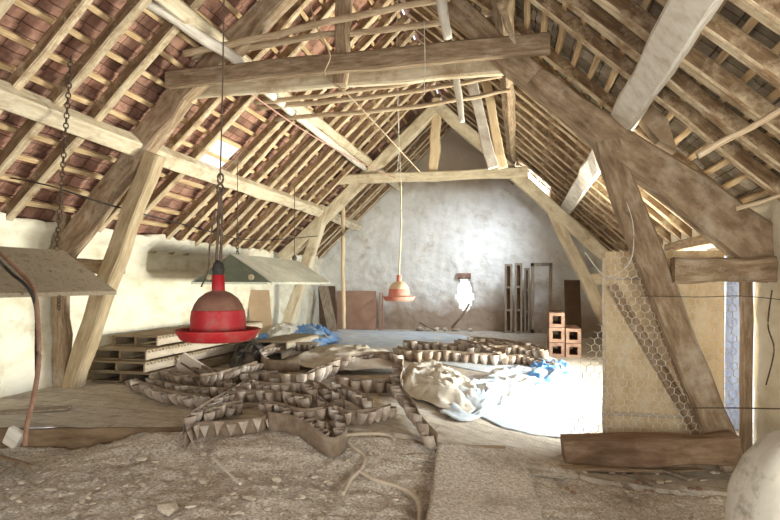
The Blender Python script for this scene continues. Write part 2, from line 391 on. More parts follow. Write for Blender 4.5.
# right wall with doorway (Y 6.25..9) and low reveal
def rw(a, b):
    Y = 3.0 + 12.4 * a; top = 2.02 + .06 * N(Y, 3, 0, 1.5); z = -.7 + (top + .7) * b
    return (WR + .04 * N(Y, z, 4, 2) + .012 * N(Y, z, 4, 8), Y, z)
def rk(a, b):
    x, y, z = rw(a, b); return not (6.0 < y < 9.1 and -.5 < z < 1.72)
wall_grid('wall_right', rw, 190, 50, M['plaster_l'], rk, -.35)
# doorway post and lintel
bm = bmesh.new(); sweep(bm, line((WR + .05, 6.1, 1.78), (WR + .05, 9.2, 1.78), 8), rect(.2, .14), jit=.02, seed=3)
mk('door_1', bm, M['oak'], kind='structure')
# wall behind the camera, with an added gap left open for the frontal fill
bm = bmesh.new(); box(bm, (XC - 2.9, -2.5, 1.0), (2.4, .4, 2.4)); box(bm, (XC + 2.9, -2.5, 1.0), (2.4, .4, 2.4))
for k in range(1):
    vs = [bm.verts.new((x, y, z)) for y in (-2.7, -2.3) for x, z in ((WL - .2, 2.2), (WR + .2, 2.2), (WR + .2, 2.25), (XC, 5.6), (WL - .2, 2.25))]
    bm.faces.new(vs[:5]); bm.faces.new(vs[5:])
mk('wall_back', bm, M['plaster_l'], kind='structure')

# roof coverings: tile courses as stepped slabs
NB = 19; BS = 5.45 / NB
su = Vector((1, 0, -SL)).normalized()     # down-slope on the right side
def roof_side(sgn, name, m, y0=-2.6, y1=15.6):
    bm = bmesh.new(); uvl = bm.loops.layers.uv.verify()
    d = Vector((sgn * su.x, 0, su.z)); n = Vector((sgn * SL, 0, 1)).normalized(); top = Vector((XC, 0, RIDGE)) + n * .19
    ncol = int((y1 - y0) / .06)
    SK = SKY if sgn < 0 else SKR
    for c in range(NB + 1):
        rnd = [random.uniform(-.005, .005) for _ in range(ncol // 4 + 2)]
        for i in range(ncol):
            ya, yb = y0 + i * .06, y0 + (i + 1) * .06
            s0, s1 = c * BS, (c + 1) * BS + .09
            if SK[0] < ya < SK[1] and SK[2] < s0 + .1 < SK[3]: continue
            vs = []
            for (y, s) in ((ya, s0), (yb, s0), (yb, s1), (ya, s1)):
                w = .012 * math.cos(2 * math.pi * (y - y0) / .24) + .008 * N(y, c, sgn, 2.5)
                lift = .022 if s == s1 else 0
                vs.append(bm.verts.new(top + d * s + n * (w + lift) + Vector((0, y, 0))))
            f = bm.faces.new(vs)
            for lp, (y, s) in zip(f.loops, ((ya, s0), (yb, s0), (yb, s1 - .06), (ya, s1 - .06))): lp[uvl].uv = (y - y0, s)
            q = [top + d * (s1 - .03) + n * (w_ + .008 * N(y, c, sgn, 2.5) + hh) + Vector((0, y, 0)) for hh in (.03, -.012) for y, w_ in ((ya, .012 * math.cos(2 * math.pi * (ya - y0) / .24)), (yb, .012 * math.cos(2 * math.pi * (yb - y0) / .24)))]
            bm.faces.new([bm.verts.new(q[k]) for k in (0, 1, 3, 2)])
    return mk(name, bm, m, kind='structure')
# roof light position on the left slope
def on_left(u, v):
    d = ray(u, v); # roof surface z-EYE = A + SL*X
    A = RIDGE - SL * (-XC) * -1 - EYE if False else RIDGE + SL * -XC - EYE
    s = A / (d.z - SL * d.x); return Vector((d.x * s, d.y * s, d.z * s + EYE))
pa, pb = on_left(205, 168), on_left(232, 146)
def slope_s(p): return (XC - p.x) / su.x
SKY = (min(pa.y, pb.y) - .05, max(pa.y, pb.y) + .5, min(slope_s(pa), slope_s(pb)) - .2, max(slope_s(pa), slope_s(pb)) + .2)
SKR = (12.5, 13.6, 2.2, 3.2)  # added opening on the right slope, out of view, admits the gable fill
print('SKY', SKY, pa, pb)
roof_side(-1, 'ceiling_left', M['tile_l']); roof_side(1, 'ceiling_right', M['tile_r'])
bm = bmesh.new(); sweep(bm, line((XC, -2.6, RIDGE + .33), (XC, 15.5, RIDGE + .33), 12), circ(.17, 10), jit=.01); mk('ceiling_ridge', bm, M['tile_l'], kind='structure')
d = Vector((-su.x, 0, su.z)); n = Vector((-SL, 0, 1)).normalized(); top = Vector((XC, 0, RIDGE)) + n * .22
bm = bmesh.new(); vs = [bm.verts.new(top + d * s + Vector((0, y, 0)) ) for y, s in ((SKY[0] - .06, SKY[2] - .2), (SKY[1] + .1, SKY[2] - .2), (SKY[1] + .1, SKY[3] + .3), (SKY[0] - .06, SKY[3] + .3))]
bm.faces.new(vs); mk('window_1', bm, M['glass'], kind='structure')
d = Vector((su.x, 0, su.z)); n = Vector((SL, 0, 1)).normalized(); top = Vector((XC, 0, RIDGE)) + n * .22
bm = bmesh.new(); bm.faces.new([bm.verts.new(top + d * s + Vector((0, y, 0))) for y, s in ((SKR[0] - .06, SKR[2] - .2), (SKR[1] + .1, SKR[2] - .2), (SKR[1] + .1, SKR[3] + .1), (SKR[0] - .06, SKR[3] + .1))])
mk('added_window_2', bm, M['glass'], kind='structure')  # pane of the added right-slope opening

# ------------------------------------------------------------------ battens and rafters
def slope_pt(sgn, s, Y, h):
    d = Vector((sgn * su.x, 0, su.z)); n = Vector((sgn * SL, 0, 1)).normalized()
    return Vector((XC, Y, RIDGE)) + d * s + n * h
for sgn, side in ((-1, 'left'), (1, 'right')):
    nb = NB if sgn < 0 else 25
    for k in range(nb + 1):
        bm = bmesh.new(); s = .1 + k * 5.45 / nb; kk = k * NB / nb
        nrm = Vector((sgn * SL, 0, 1)).normalized()
        p = [slope_pt(sgn, s + .015 * N(Y, k, sgn, 2), Y, .15 + .004 * N(Y, k, sgn, 3)) for Y in [.2 + 15 * i / 30 for i in range(31)]]
        sweep(bm, p, rect(.055, .045, .005), up=nrm, jit=.01, seed=k)
        mk('roof_batten', bm, M['batten'], label='sawn batten under the clay tiles of the %s roof slope, %s' % (side, 'high near the ridge' if kk < 7 else 'between the purlins' if kk < 13 else 'low near the eaves'),
           cat='batten', group='battens %s of the %s slope' % ('high up' if kk < 7 else 'half way down' if kk < 13 else 'at the foot', side))
    k = 0; Y = .75 if sgn < 0 else .9
    while Y < 14.7:
        skip = abs(Y - 5.6) < .16 or abs(Y - 11.8) < .16 or (sgn < 0 and SKY[0] + .08 < Y < SKY[1] - .05)
        if not skip:
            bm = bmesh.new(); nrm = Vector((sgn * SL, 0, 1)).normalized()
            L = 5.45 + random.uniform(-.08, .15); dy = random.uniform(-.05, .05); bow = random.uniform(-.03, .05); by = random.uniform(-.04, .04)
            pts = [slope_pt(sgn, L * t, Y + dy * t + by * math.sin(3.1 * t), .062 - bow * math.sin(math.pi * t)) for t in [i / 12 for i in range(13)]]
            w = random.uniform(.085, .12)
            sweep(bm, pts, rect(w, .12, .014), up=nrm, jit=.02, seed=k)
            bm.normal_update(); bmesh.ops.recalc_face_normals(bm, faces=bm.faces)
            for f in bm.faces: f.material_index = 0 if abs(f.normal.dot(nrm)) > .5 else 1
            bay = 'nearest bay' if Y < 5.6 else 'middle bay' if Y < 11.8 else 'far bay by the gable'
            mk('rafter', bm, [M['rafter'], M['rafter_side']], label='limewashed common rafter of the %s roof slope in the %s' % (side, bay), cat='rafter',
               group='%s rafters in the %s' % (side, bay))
        Y += .47 + random.uniform(-.04, .04); k += 1

# purlins
def purlin(X, z, w, h, y0, y1, m, label, seed, bow=0, ang=43):
    bm = bmesh.new(); nrm = Vector((math.copysign(SL, X - XC), 0, 1)).normalized()
    p = [Vector((X + .02 * N(Y, seed, 0, .7), Y, z + .035 * N(Y, seed, 1, .5))) for Y in [y0 + (y1 - y0) * i / 24 for i in range(25)]]
    sweep(bm, p, rect(w, h, .02), up=nrm, jit=.03, seed=seed); return mk('purlin', bm, m, label=label, cat='purlin')
purlin(-4.36, 2.86, .20, .20, .3, 14.9, M['lime_oak'], 'thick pale limewashed purlin running low along the left roof slope', 1)
purlin(-3.22, 3.92, .15, .15, .3, 14.9, M['lime_oak'], 'slimmer pale purlin high on the left roof slope above the collars', 2)
purlin(.99, 2.86, .24, .20, .3, 14.9, M['white_pole'], 'heavy whitewashed purlin running low along the right roof slope', 3)
purlin(-.15, 3.92, .15, .15, .3, 14.9, M['oak'], 'brown purlin high on the right roof slope', 4)

# ------------------------------------------------------------------ trusses
def member(root, name, p0, p1, w, h, m, seed=0, bow=0, scale=None, n=10, jit=.035):
    bm = bmesh.new(); p0, p1 = Vector(p0), Vector(p1)
    sc = None
    if scale: sc = [scale[0] + (scale[1] - scale[0]) * i / n for i in range(n + 1)]
    bd = (p1 - p0).normalized().cross(Vector((0, 1, 0)))
    sweep(bm, line(p0, p1, n, bow, bd), rect(h, w, .02), up=Vector((0, 1, 0)), jit=jit, seed=seed, scale=sc)
    return mk(name, bm, m, root)
Y1, Y2 = 5.6, 11.8
D = .10
t1 = thing('roof_truss', (XC, Y1 + D, 0), 'near roof truss of heavy brown oak, its collar crossing the top of the view', 'roof truss')
def Q(u, v, Y=Y1): p = P(u, v, Y); return p
def q2(x, z, Y): return Vector((x, Y, z))
lp0, lp1 = P(60, 250, Y1), P(176, 92, Y1)
apex = Vector((XC, 0, 5.12))
dirl = (lp1 - lp0).normalized()
member(t1, 'principal_rafter', (lp0.x - .15, Y1 + D, lp0.z - .16), (lp1.x, Y1 + D, lp1.z), .2, .27, M['oak'], 1)
member(t1, 'principal_rafter', (lp1.x - .04, Y1 + D, lp1.z - .05), (XC, Y1 + D, 5.10), .18, .24, M['oak'], 2)
r0, r1 = P(534, 76, Y1), P(757, 246, Y1)
member(t1, 'principal_rafter', (XC, Y1 + D, 5.10), (r0.x, Y1 + D, r0.z), .2, .24, M['oak'], 3)
member(t1, 'principal_rafter', (r0.x - .1, Y1 + D, r0.z + .08), (r1.x + .22, Y1 + D, r1.z - .16), .22, .33, M['oak'], 4, scale=(.72, 1.28))
member(t1, 'strut', P(64, 392, Y1) + Vector((0, D, -.02)), P(150, 152, Y1) + Vector((0, D, 0)), .2, .2, M['oak_pale'], 5, bow=.03)
member(t1, 'strut', P(742, 478, Y1) + Vector((0, D, -.04)), P(607, 140, Y1) + Vector((0, D, 0)), .22, .25, M['oak'], 6, bow=.03)
member(t1, 'tie_beam', (-5.62, Y1 + .22, 1.46), (-4.72, Y1 + .22, 1.46), .16, .18, M['oak'], 7)
member(t1, 'tie_beam', (1.38, Y1 - .02, 1.375), (2.35, Y1 - .02, 1.375), .16, .22, M['oak'], 8)
member(t1, 'post', (-5.42, Y1 + .08, 0), (-5.42, Y1 + .08, 2.1), .14, .17, M['oak'], 9)
ca, cb = P(168, 80, Y1 - .14), P(550, 43, Y1 - .14)
member(t1, 'collar_beam', ca, cb, .11, .19, M['oak'], 10, jit=.02)
ca2, cb2 = P(180, 93, Y1 + .34), P(520, 66, Y1 + .34)
member(t1, 'collar_beam', ca2, cb2, .10, .16, M['lime_oak'], 11, jit=.02)
member(t1, 'king_post', (-1.87, Y1 + .08, 3.38), (-1.78, Y1 + .08, 5.2), .14, .15, M['oak'], 12)
c = P(672, 140, Y1); bm = bmesh.new()
tri = [(-.27, -.02), (.26, -.26), (-.02, .26)]
tri = [P(645, 112, Y1), P(700, 158, Y1), P(672, 146, Y1)]
tri = [P(642, 118, Y1), P(652, 104, Y1), P(668, 118, Y1), P(678, 150, Y1), P(660, 140, Y1)]
fa = [bm.verts.new(p + Vector((0, .02, 0))) for p in tri]; fb = [bm.verts.new(p + Vector((0, .2, 0))) for p in tri]
bm.faces.new(fa); bm.faces.new(fb[::-1])
for i in range(len(tri)): bm.faces.new((fa[i], fa[(i + 1) % len(tri)], fb[(i + 1) % len(tri)], fb[i]))
mk('cleat', bm, M['oak'], t1)

t2 = thing('roof_truss', (XC, Y2, 0), 'far roof truss of pale timber in front of the gable wall', 'roof truss')
member(t2, 'principal_rafter', P(283, 258, Y2), (XC, Y2, 5.05), .2, .24, M['lime_oak'], 21)
member(t2, 'principal_rafter', (XC, Y2, 5.05), P(612, 262, Y2), .2, .24, M['lime_oak'], 22)
member(t2, 'collar_beam', P(338, 180, Y2 - .15), P(528, 172, Y2 - .15), .12, .2, M['lime_oak'], 23, jit=.02)
member(t2, 'strut', P(282, 345, Y2) , P(325, 206, Y2), .2, .24, M['lime_oak'], 24)
f2 = P(622, 371, Y2 - 0); member(t2, 'strut', (1.93, Y2, -.02), P(553, 212, Y2), .2, .24, M['lime_oak'], 25)
member(t2, 'tie_beam', P(584, 279, Y2), P(625, 279, Y2), .16, .22, M['lime_oak'], 26)
member(t2, 'tie_beam', (-5.6, Y2, 1.42), (-4.7, Y2, 1.42), .16, .2, M['lime_oak'], 27)
member(t2, 'king_post', (-1.78, Y2 - .02, 3.45), (-1.72, Y2 - .02, 5.2), .16, .2, M['pale_pine'], 28)

# ------------------------------------------------------------------ poles, perches and laths up in the roof
def pole(pts, r, m, label, seed, taper=.75, name='pole', cat='pole', wob=.02, n=8):
    bm = bmesh.new(); pp = spline(pts, n)
    sc = [1 - (1 - taper) * i / (len(pp) - 1) + .08 * N(i * .4, seed, 0) for i in range(len(pp))]
    sweep(bm, pp, circ(r, 9), jit=wob, seed=seed, scale=sc); return mk(name, bm, m, label=label, cat=cat, smooth=True)
pole([P(184, 53, 5.3), P(235, 44, 5.3), P(300, 28, 5.3), P(380, 11, 5.3), P(450, -2, 5.3)], .04, M['pole'], 'crooked bare pole lying across above the near collar, the upper one', 1)
pole([P(188, 57, 5.75), P(300, 39, 5.75), P(400, 28, 5.75), P(508, 12, 5.75)], .04, M['pole'], 'second bare pole lying across just above the near collar, under the crooked one', 2)
pole([P(258, 108, 7.0), P(330, 101, 7.0), P(420, 90, 7.0), P(502, 76, 7.0)], .035, M['pole'], 'thin bent perch pole seen just below the near collar', 3)
pole([P(275, 119, 7.5), P(360, 112, 7.5), P(440, 103, 7.5), P(510, 90, 7.5)], .035, M['pole'], 'lower of the two thin perch poles behind the near collar', 4)
pole([P(255, 103, 6.6), P(310, 97, 6.6), P(400, 85, 6.6), P(470, 70, 6.6)], .03, M['pole'], 'short crooked branch under the near collar beam', 14)
pole([P(140, -3, 4.6), P(190, 29, 5.0), P(240, 62, 5.5), P(266, 90, 6.3), P(312, 128, 8.5), P(364, 168, 11.5)], .06, M['white_pole'], 'long pale round pole slanting back from the near to the far collar', 5, taper=1)
pole([P(440, -8, 5.2), P(444, 15, 5.2), P(448, 38, 5.2)], .06, M['white_pole'], 'short whitewashed post end hanging above the near collar', 6)
pole([P(455, 72, 6.4), P(459, 98, 6.4), P(461, 122, 6.4)], .045, M['white_pole'], 'short whitewashed stick hanging below the near collar', 7)
bm = bmesh.new(); sweep(bm, line(P(468, 68, 8.2), P(493, 168, 8.2), 8, .02), rect(.15, .09, .01), up=Vector((0, 1, 0)), jit=.03, seed=4)
mk('hanging_board', bm, M['white_pole'], label='whitewashed board hanging at a slant towards the far collar end', cat='board')
bm = bmesh.new(); sweep(bm, line(P(484, 66, 8.7), P(502, 168, 8.7), 8), rect(.14, .08, .01), up=Vector((0, 1, 0)), jit=.03, seed=5)
mk('hanging_board', bm, M['pale_pine'], label='bare pine board hanging just right of the whitewashed board', cat='board')
pole([P(343, 206, 12.6), P(343, 262, 12.6), P(344, 329, 12.6)], .05, M['pale_pine'], 'tall thin stick standing upright before the gable and pink-brown board', 8, taper=.9)
pole([P(698, 156, 3.75), P(740, 133, 3.75), P(785, 108, 3.75)], .022, M['pole'], 'thin straight rod slanting up under the right rafters', 9, taper=.9)
pole([P(735, 209, 4.4), P(760, 202, 4.4), P(785, 193, 4.4)], .02, M['pole'], 'thin rod by the top of the right wall', 10)
pole([P(500, 5, 4.0), P(506, 20, 4.6), P(514, 42, 5.2)], .03, M['oak'], 'dark stub of pole against the right principal rafter', 11)

# ------------------------------------------------------------------ cords, wires and chains
def wire(name, pts, r, m, label, cat, n=6, s=8):
    bm = bmesh.new(); tube(bm, spline(pts, s), r, n); return mk(name, bm, m, label=label, cat=cat, smooth=True)
def chain(bm, p0, p1, ln=.05, r=.006, wr=.015):
    p0, p1 = Vector(p0), Vector(p1); L = (p1 - p0).length; n = int(L / (ln * .75)); t = (p1 - p0).normalized()
    q = t.to_track_quat('Z', 'Y').to_matrix()
    for i in range(n):
        c = p0 + t * (i + .5) * L / n; rr = q @ rz(math.pi / 2 * (i % 2))
        pts = []
        for k in range(9):
            a = 2 * math.pi * k / 8; pts.append(c + rr @ Vector((wr * math.cos(a), 0, ln * .5 * math.sin(a))))
        sweep(bm, pts, circ(r, 4), up=Vector((.3, .9, .2)), cap=False)
wire('black_cable', [PX(0, 176, -5.3), P(50, 186, 4.9), P(110, 205, 5.5), P(190, 226, 7.5), P(250, 240, 9), P(318, 236, 10.5)], .009, M['black'], 'black cable sagging along the left wall top and across the near strut', 'cable')
wire('pink_string', [P(248, 92, 6.2), P(300, 128, 7.5), P(352, 158, 9.2), P(395, 178, 11)], .009, M['string'], 'pale pink string stretched back below the left tiles', 'string')
wire('tangled_twine', [P(310, 4, 5.2), P(318, 30, 5.2), P(330, 55, 5.2), P(325, 75, 5.3), P(345, 92, 5.3), P(372, 120, 6), P(420, 172, 8)], .007, M['pole'], 'tangled twine knotted round the near collar and trailing back', 'twine')
wire('rope', [P(401, 184, 7.6), P(401, 225, 7.6), P(399, 301, 7.6) + Vector((0, 0, .36))], .012, M['cord'], 'pale rope holding up the far pink feeder', 'rope')
wire('hanging_wire', [Vector((XC + .02, 7.6, 5.3)), Vector((XC + .02, 7.6, 4.0)), P(401, 184, 7.6)], .005, M['wire'], 'thin upper wire above the far pink feeder', 'wire')
wire('hanging_wire', [P(424, 20, 5.3), P(425, 60, 5.3), P(424, 95, 5.3)], .004, M['wire'], 'thin wire dangling in front of the near collar beam', 'wire')
wire('hanging_wire', [P(397, 176, 8.2), P(399, 140, 8.2), P(398, 60, 8.2)], .004, M['wire'], 'thin wire dangling behind the perch poles', 'wire')

# ------------------------------------------------------------------ brooder hoods on chains
def hood(yn, yf, xl, xr, zl, zr, mt, me_, label):
    xm = (xl + xr) / 2; root = thing('brooder_hood', ((xl + xr) / 2, (yn + yf) / 2, zl), label, 'brooder hood')
    for sgn, xe in ((-1, xl), (1, xr)):
        bm = bmesh.new(); g = []
        for j in range(9):
            row = []
            for i in range(9):
                t = i / 8; y = yn + (yf - yn) * j / 8
                row.append(bm.verts.new((xm + (xe - xm) * t, y, zr + (zl - zr) * t + .01 * N(t, y, sgn, 3))))
            g.append(row)
        lip = [bm.verts.new((xe, yn + (yf - yn) * j / 8, zl - .035)) for j in range(9)]
        for j in range(8):
            for i in range(8): bm.faces.new((g[j][i], g[j][i + 1], g[j + 1][i + 1], g[j + 1][i]))
            bm.faces.new((g[j][8], lip[j], lip[j + 1], g[j + 1][8]))
        mk('roof_sheet', bm, mt, root, solid=.006, smooth=False)
    for y in (yn + .01, yf - .01):
        bm = bmesh.new(); f = bm.faces.new([bm.verts.new(v) for v in ((xl + .03, y, zl), (xr - .03, y, zl), (xm, y, zr - .02))])
        ep = mk('end_panel', bm, me_, root, solid=.006); near = ep if y < yn + .1 else near
    for y in (yn + .02,):
        for x in (xl + .3, xr - .32):
            bm = bmesh.new(); lathe(bm, [(0, 0), (.045, 0), (.045, .02), (.03, .025), (0, .025)], (x, y - .02, zl + .07), 12, Matrix.Rotation(R(90), 3, 'X')); mk('end_fitting', bm, M['cord'], near)
    return root, xm
hd1, xm = hood(2.1, 4.7, -5.07, -3.85, 1.18, 1.58, M['metal'], M['metal_green'], 'large dusty brown brooder hood hanging at the left edge of the view')
bm = bmesh.new(); chain(bm, (-4.455, 4.6, 1.585), (-3.98, 4.27, 3.32), .06, .0075, .02); mk('chain', bm, M['iron'], label='long rusty chain hanging from a left rafter to the near hood', cat='chain')
bm = bmesh.new(); chain(bm, (-3.852, 4.0, 1.15), (-3.852, 4.0, 1.03), .035, .006, .014); mk('chain', bm, M['iron'], label='short chain end dangling from the lower edge of the near hood', cat='chain')
hd2, xm2 = hood(7.5, 10.1, -4.83, -3.52, 1.28, 1.70, M['metal_light'], M['metal_green'], 'pale grey brooder hood with green-grey end hanging behind the red feeder')
bm = bmesh.new(); chain(bm, (xm2, 7.7, 1.7), (xm2, 7.7, 2.15), .06, .008, .02); tube(bm, [Vector((xm2, 7.7, 2.15)), Vector((xm2, 7.7, 3.1))], .006, 5)
mk('chain', bm, M['iron'], label='chain and wire holding the near end of the grey hood', cat='chain')
bm = bmesh.new(); tube(bm, [Vector((xm2, 9.9, 1.7)), Vector((xm2, 9.9, 3.1))], .008, 5); lathe(bm, [(0, 0), (.04, 0), (.05, .05), (.02, .1), (0, .1)], (xm2, 9.9, 1.7), 10)
mk('hanging_wire', bm, M['iron'], label='wire with a small weight holding the far end of the grey hood', cat='wire')

# gas hose looped over near hood
bm = bmesh.new(); tube(bm, spline([P(-8, 246, 3.6), P(6, 258, 3.6), P(22, 274, 3.6), P(34, 290, 3.55), P(38, 320, 3.5), P(39, 360, 3.5), P(34, 395, 3.45), P(27, 425, 3.4), P(25, 446, 3.35)], 8), .017, 8)
mk('gas_hose', bm, M['hose_brown'], label='brown rubber hose hanging from the near hood to the floor', cat='hose', smooth=True)
bm = bmesh.new(); tube(bm, spline([P(-8, 253, 3.5), P(10, 272, 3.5), P(28, 288, 3.5), P(36, 310, 3.52), P(36.5, 350, 3.52), P(37, 384, 3.5)], 8), .013, 8)
mk('gas_hose', bm, M['black'], label='thin black hose running alongside the brown one at the near hood', cat='hose', smooth=True)

# ------------------------------------------------------------------ poultry feeders
def feeder(c, R0, m_pan, m_dome, m_top, label, tall=1.0, tilt=None):
    c = Vector(c); root = thing('poultry_feeder', c, label, 'poultry feeder')
    bm = bmesh.new(); k = R0 / .225
    lathe(bm, [(0, 0), (.17 * k, 0), (.2 * k, .012 * k), (.225 * k, .055 * k), (.228 * k, .062 * k), (.222 * k, .066 * k), (.212 * k, .058 * k), (.19 * k, .022 * k), (0, .02 * k)], c, 56, tilt); mk('pan', bm, m_pan, root, smooth=True)
    bm = bmesh.new()
    lathe(bm, [(.150 * k, .035 * k), (.148 * k, .13 * k), (.142 * k, .165 * k), (.143 * k, .168 * k), (.139 * k, .17 * k)], c, 56, tilt); mk('hopper', bm, m_dome, root, smooth=True)
    bm = bmesh.new()
    lathe(bm, [(.139 * k, .168 * k), (.128 * k, .20 * k), (.105 * k, .235 * k), (.07 * k, .262 * k), (.036 * k, .276 * k), (.034 * k, .28 * k)], c, 56, tilt); mk('lid', bm, m_top, root, smooth=True)
    bm = bmesh.new()
    lathe(bm, [(.036 * k, .270 * k), (.034 * k, .36 * k), (.028 * k, .366 * k), (0, .366 * k)], c, 24, tilt); mk('neck', bm, m_dome, root, smooth=True)
    return root
fc = Vector((-1.53, 2.62, .955))
fr = feeder(fc, .212, M['red'], M['red'], M['red_dusty'], 'deep red hanging poultry feeder in the left foreground')
bm = bmesh.new(); lathe(bm, [(0, .34), (.028, .34), (.032, .37), (.026, .40), (.012, .42), (0, .42)], fc, 16); mk('knot', bm, M['black'], [c for c in fr.children if c.name.startswith('neck')][0])
hk = fc + Vector((0, 0, .42))
bm = bmesh.new()
def hook(bm, p, s): tube(bm, [p + Vector((s * math.sin(a), 0, s * 1.6 * (1 - math.cos(a)))) for a in [i * .5 for i in range(13)]], .006, 5)
tube(bm, spline([hk + Vector((.012, 0, -.03)), hk + Vector((.02, 0, .2)), hk + Vector((.01, 0, .38))], 5), .008, 5)
tube(bm, spline([hk + Vector((-.012, 0, -.03)), hk + Vector((0, 0, .2)), hk + Vector((.01, 0, .38))], 5), .008, 5)
hook(bm, hk + Vector((.01, 0, .34)), .018); hook(bm, hk + Vector((.012, 0, .40)), .016)
tube(bm, spline([hk + Vector((.01, 0, .42)), hk + Vector((.03, 0, 1.2)), hk + Vector((.06, 0, 3.5))], 5), .004, 5)
tube(bm, spline([hk + Vector((-.02, 0, .26)), hk + Vector((-.05, 0, .08)), hk + Vector((-.06, 0, -.05)), hk + Vector((-.1, 0, -.14))], 6), .005, 5)
mk('hanging_cable', bm, M['iron'], label='dark cable with small hooks holding up the deep red feeder', cat='cable')
fc2 = P(399, 301, 7.6)
feeder(fc2, .225, M['pink'], M['pink'], M['cream_plastic'], 'faded pink poultry feeder hanging in the far middle before the gable')

# ------------------------------------------------------------------ right side: sill, door leaf, netting
p0, p1 = G(563, 465), G(722, 462)
sA = P(563, 451.5, 5.35); sB = P(735, 448, 5.45)
bm = bmesh.new(); sweep(bm, line(sA, sB, 14), rect(.22, .25, .012), jit=.03, seed=31); mk('timber_beam', bm, M['sill'], label='rough-sawn squared beam lying on the floor at the foot of the right strut', cat='beam')
# wooden door leaf standing open behind the strut
root = thing('door_leaf', (1.4, 6.05, -.45), 'tall pale plywood door leaf standing open behind the near right strut', 'door leaf')
xa, xb = P(605, 300, 6.05).x, P(724, 300, 6.05).x; zt = P(660, 251, 6.05).z; zm = P(660, 279, 6.05).z; zb = P(660, 415, 6.05).z; z0 = -.47
def flat(x0, x1, y0, y1, za, zb): 
    bm = bmesh.new(); box(bm, ((x0 + x1) / 2, (y0 + y1) / 2, (za + zb) / 2), (x1 - x0, y1 - y0, zb - za)); return bm
mk('upper_board', flat(xa, xb, 6.04, 6.07, zm + .015, zt), M['ply'], root, label='yellowish top board', bevel=.003)
mk('main_panel', flat(xa, xb, 6.03, 6.07, zb + .01, zm), M['ply'], root, bevel=.003)
mk('bottom_board', flat(xa, xb, 6.03, 6.07, z0, zb), M['ply'], root, bevel=.003)
mk('rail', flat(xa, xb, 6.005, 6.03, zb - .02, zb + .02), M['slat'], root, bevel=.003)
mk('rail', flat(xa, xb, 6.005, 6.03, zm - .012, zm + .02), M['slat'], root, bevel=.003)
bm = bmesh.new(); sweep(bm, line(P(612, 285, 5.99), P(700, 436, 5.99), 6), rect(.10, .03, .004), up=Vector((0, 1, 0)))
mk('diagonal_shade_strip', bm, M['oak'], root)  # shaded diagonal band on the panel, built as a dark strip
bm = bmesh.new(); sweep(bm, line(P(604, 258, 5.72), P(604, 436, 5.72), 8), rect(.03, .03, .003), up=Vector((0, 1, 0)), jit=.01)
mk('net_post', bm, M['slat'], label='thin pale upright batten holding the edge of the wire netting', cat='post')
bm = bmesh.new(); sweep(bm, line((2.10, 5.9, -.46), (2.10, 5.9, 1.72), 8), rect(.09, .09, .008), up=Vector((0, 1, 0)), jit=.015)
mk('door_post', bm, M['oak'], label='brown upright post between the bright doorway and the right wall', cat='post')
# plastic sheet strip hanging in the doorway
bm = bmesh.new(); g = []
for j in range(21):
    g.append([bm.verts.new((2.34 + .03 * math.sin(i * 1.3 + j * .1), 6.75 + .35 * i / 8 , -.4 + 2.0 * j / 20)) for i in range(9)])
for j in range(20):
    for i in range(8): bm.faces.new((g[j][i], g[j][i + 1], g[j + 1][i + 1], g[j + 1][i]))
mk('plastic_curtain', bm, M['curtain'], label='pale blue plastic strip hanging in the bright doorway', cat='curtain', smooth=True, solid=.002)

def netting(x0, x1, z0, z1, y, cell, label, fn=None):
    bm = bmesh.new(); h = cell; dx = h * 1.0; dz = h * .87
    def tr(x, z):
        yy = y + .05 * N(x, z, 0, 2) + .012 * N(x, z, 2, 14); xx = x + .02 * N(x, z, 4, 6); zz = z + .02 * N(x, z, 8, 6)
        return Vector((xx, yy, zz))
    r = .0022; seen = set()
    ni = int((x1 - x0) / dx); nj = int((z1 - z0) / dz)
    for j in range(nj):
        for i in range(ni):
            cx = x0 + dx * (i + .5 * (j % 2)); cz = z0 + dz * j
            if fn and not fn(cx, cz): continue
            hx = [(cx + dx * .5 * a, cz + dz * b) for a, b in ((0, .66), (1, .33), (1, -.33), (0, -.66))]
            for k in range(3):
                a, b = hx[k], hx[k + 1]; key = (round(a[0] * 50), round(a[1] * 50), round(b[0] * 50), round(b[1] * 50))
                if key in seen: continue
                seen.add(key); rr = r * 1.35 * (1.5 if k == 1 else 1)
                sweep(bm, [tr(*a), tr(*b)], circ(rr, 3), up=Vector((0, 1, 0)), cap=False)
    return mk('wire_netting', bm, M['wire'], label=label, cat='wire netting')
netting(.45, 2.0, -.22, 1.62, 5.70, .075, 'rusty hexagonal chicken wire stretched across the right side behind the near strut',
        lambda x, z: x > .8 or z < 1.1 * (x - .45) / .35 * .9 + .1)
wire('wire_hoop', [P(585, 252, 5.6), P(606, 276, 5.6), P(630, 262, 5.6), P(633, 225, 5.6), P(622, 190, 5.6), P(612, 160, 5.6)], .005, M['wire'], 'bent wire hoop hanging at the top of the chicken wire', 'wire')
wire('fence_wire', [P(640, 296, 5.5), P(700, 297, 5.5), P(740, 296, 5.5), P(785, 300, 5.3)], .004, M['iron'], 'taut rusty wire crossing the doorway at head height', 'wire')
wire('fence_wire', [P(690, 408, 5.3), P(735, 408, 5.3), P(785, 409, 5.1)], .006, M['iron'], 'taut wire in front of the doorway at knee height', 'wire')

wire('hanging_wire', [P(772, 290, 5.35), P(768, 325, 5.35), P(774, 350, 5.35), P(766, 385, 5.4)], .006, M['iron'], 'dark rusty wire hanging crookedly down the right wall', 'wire')
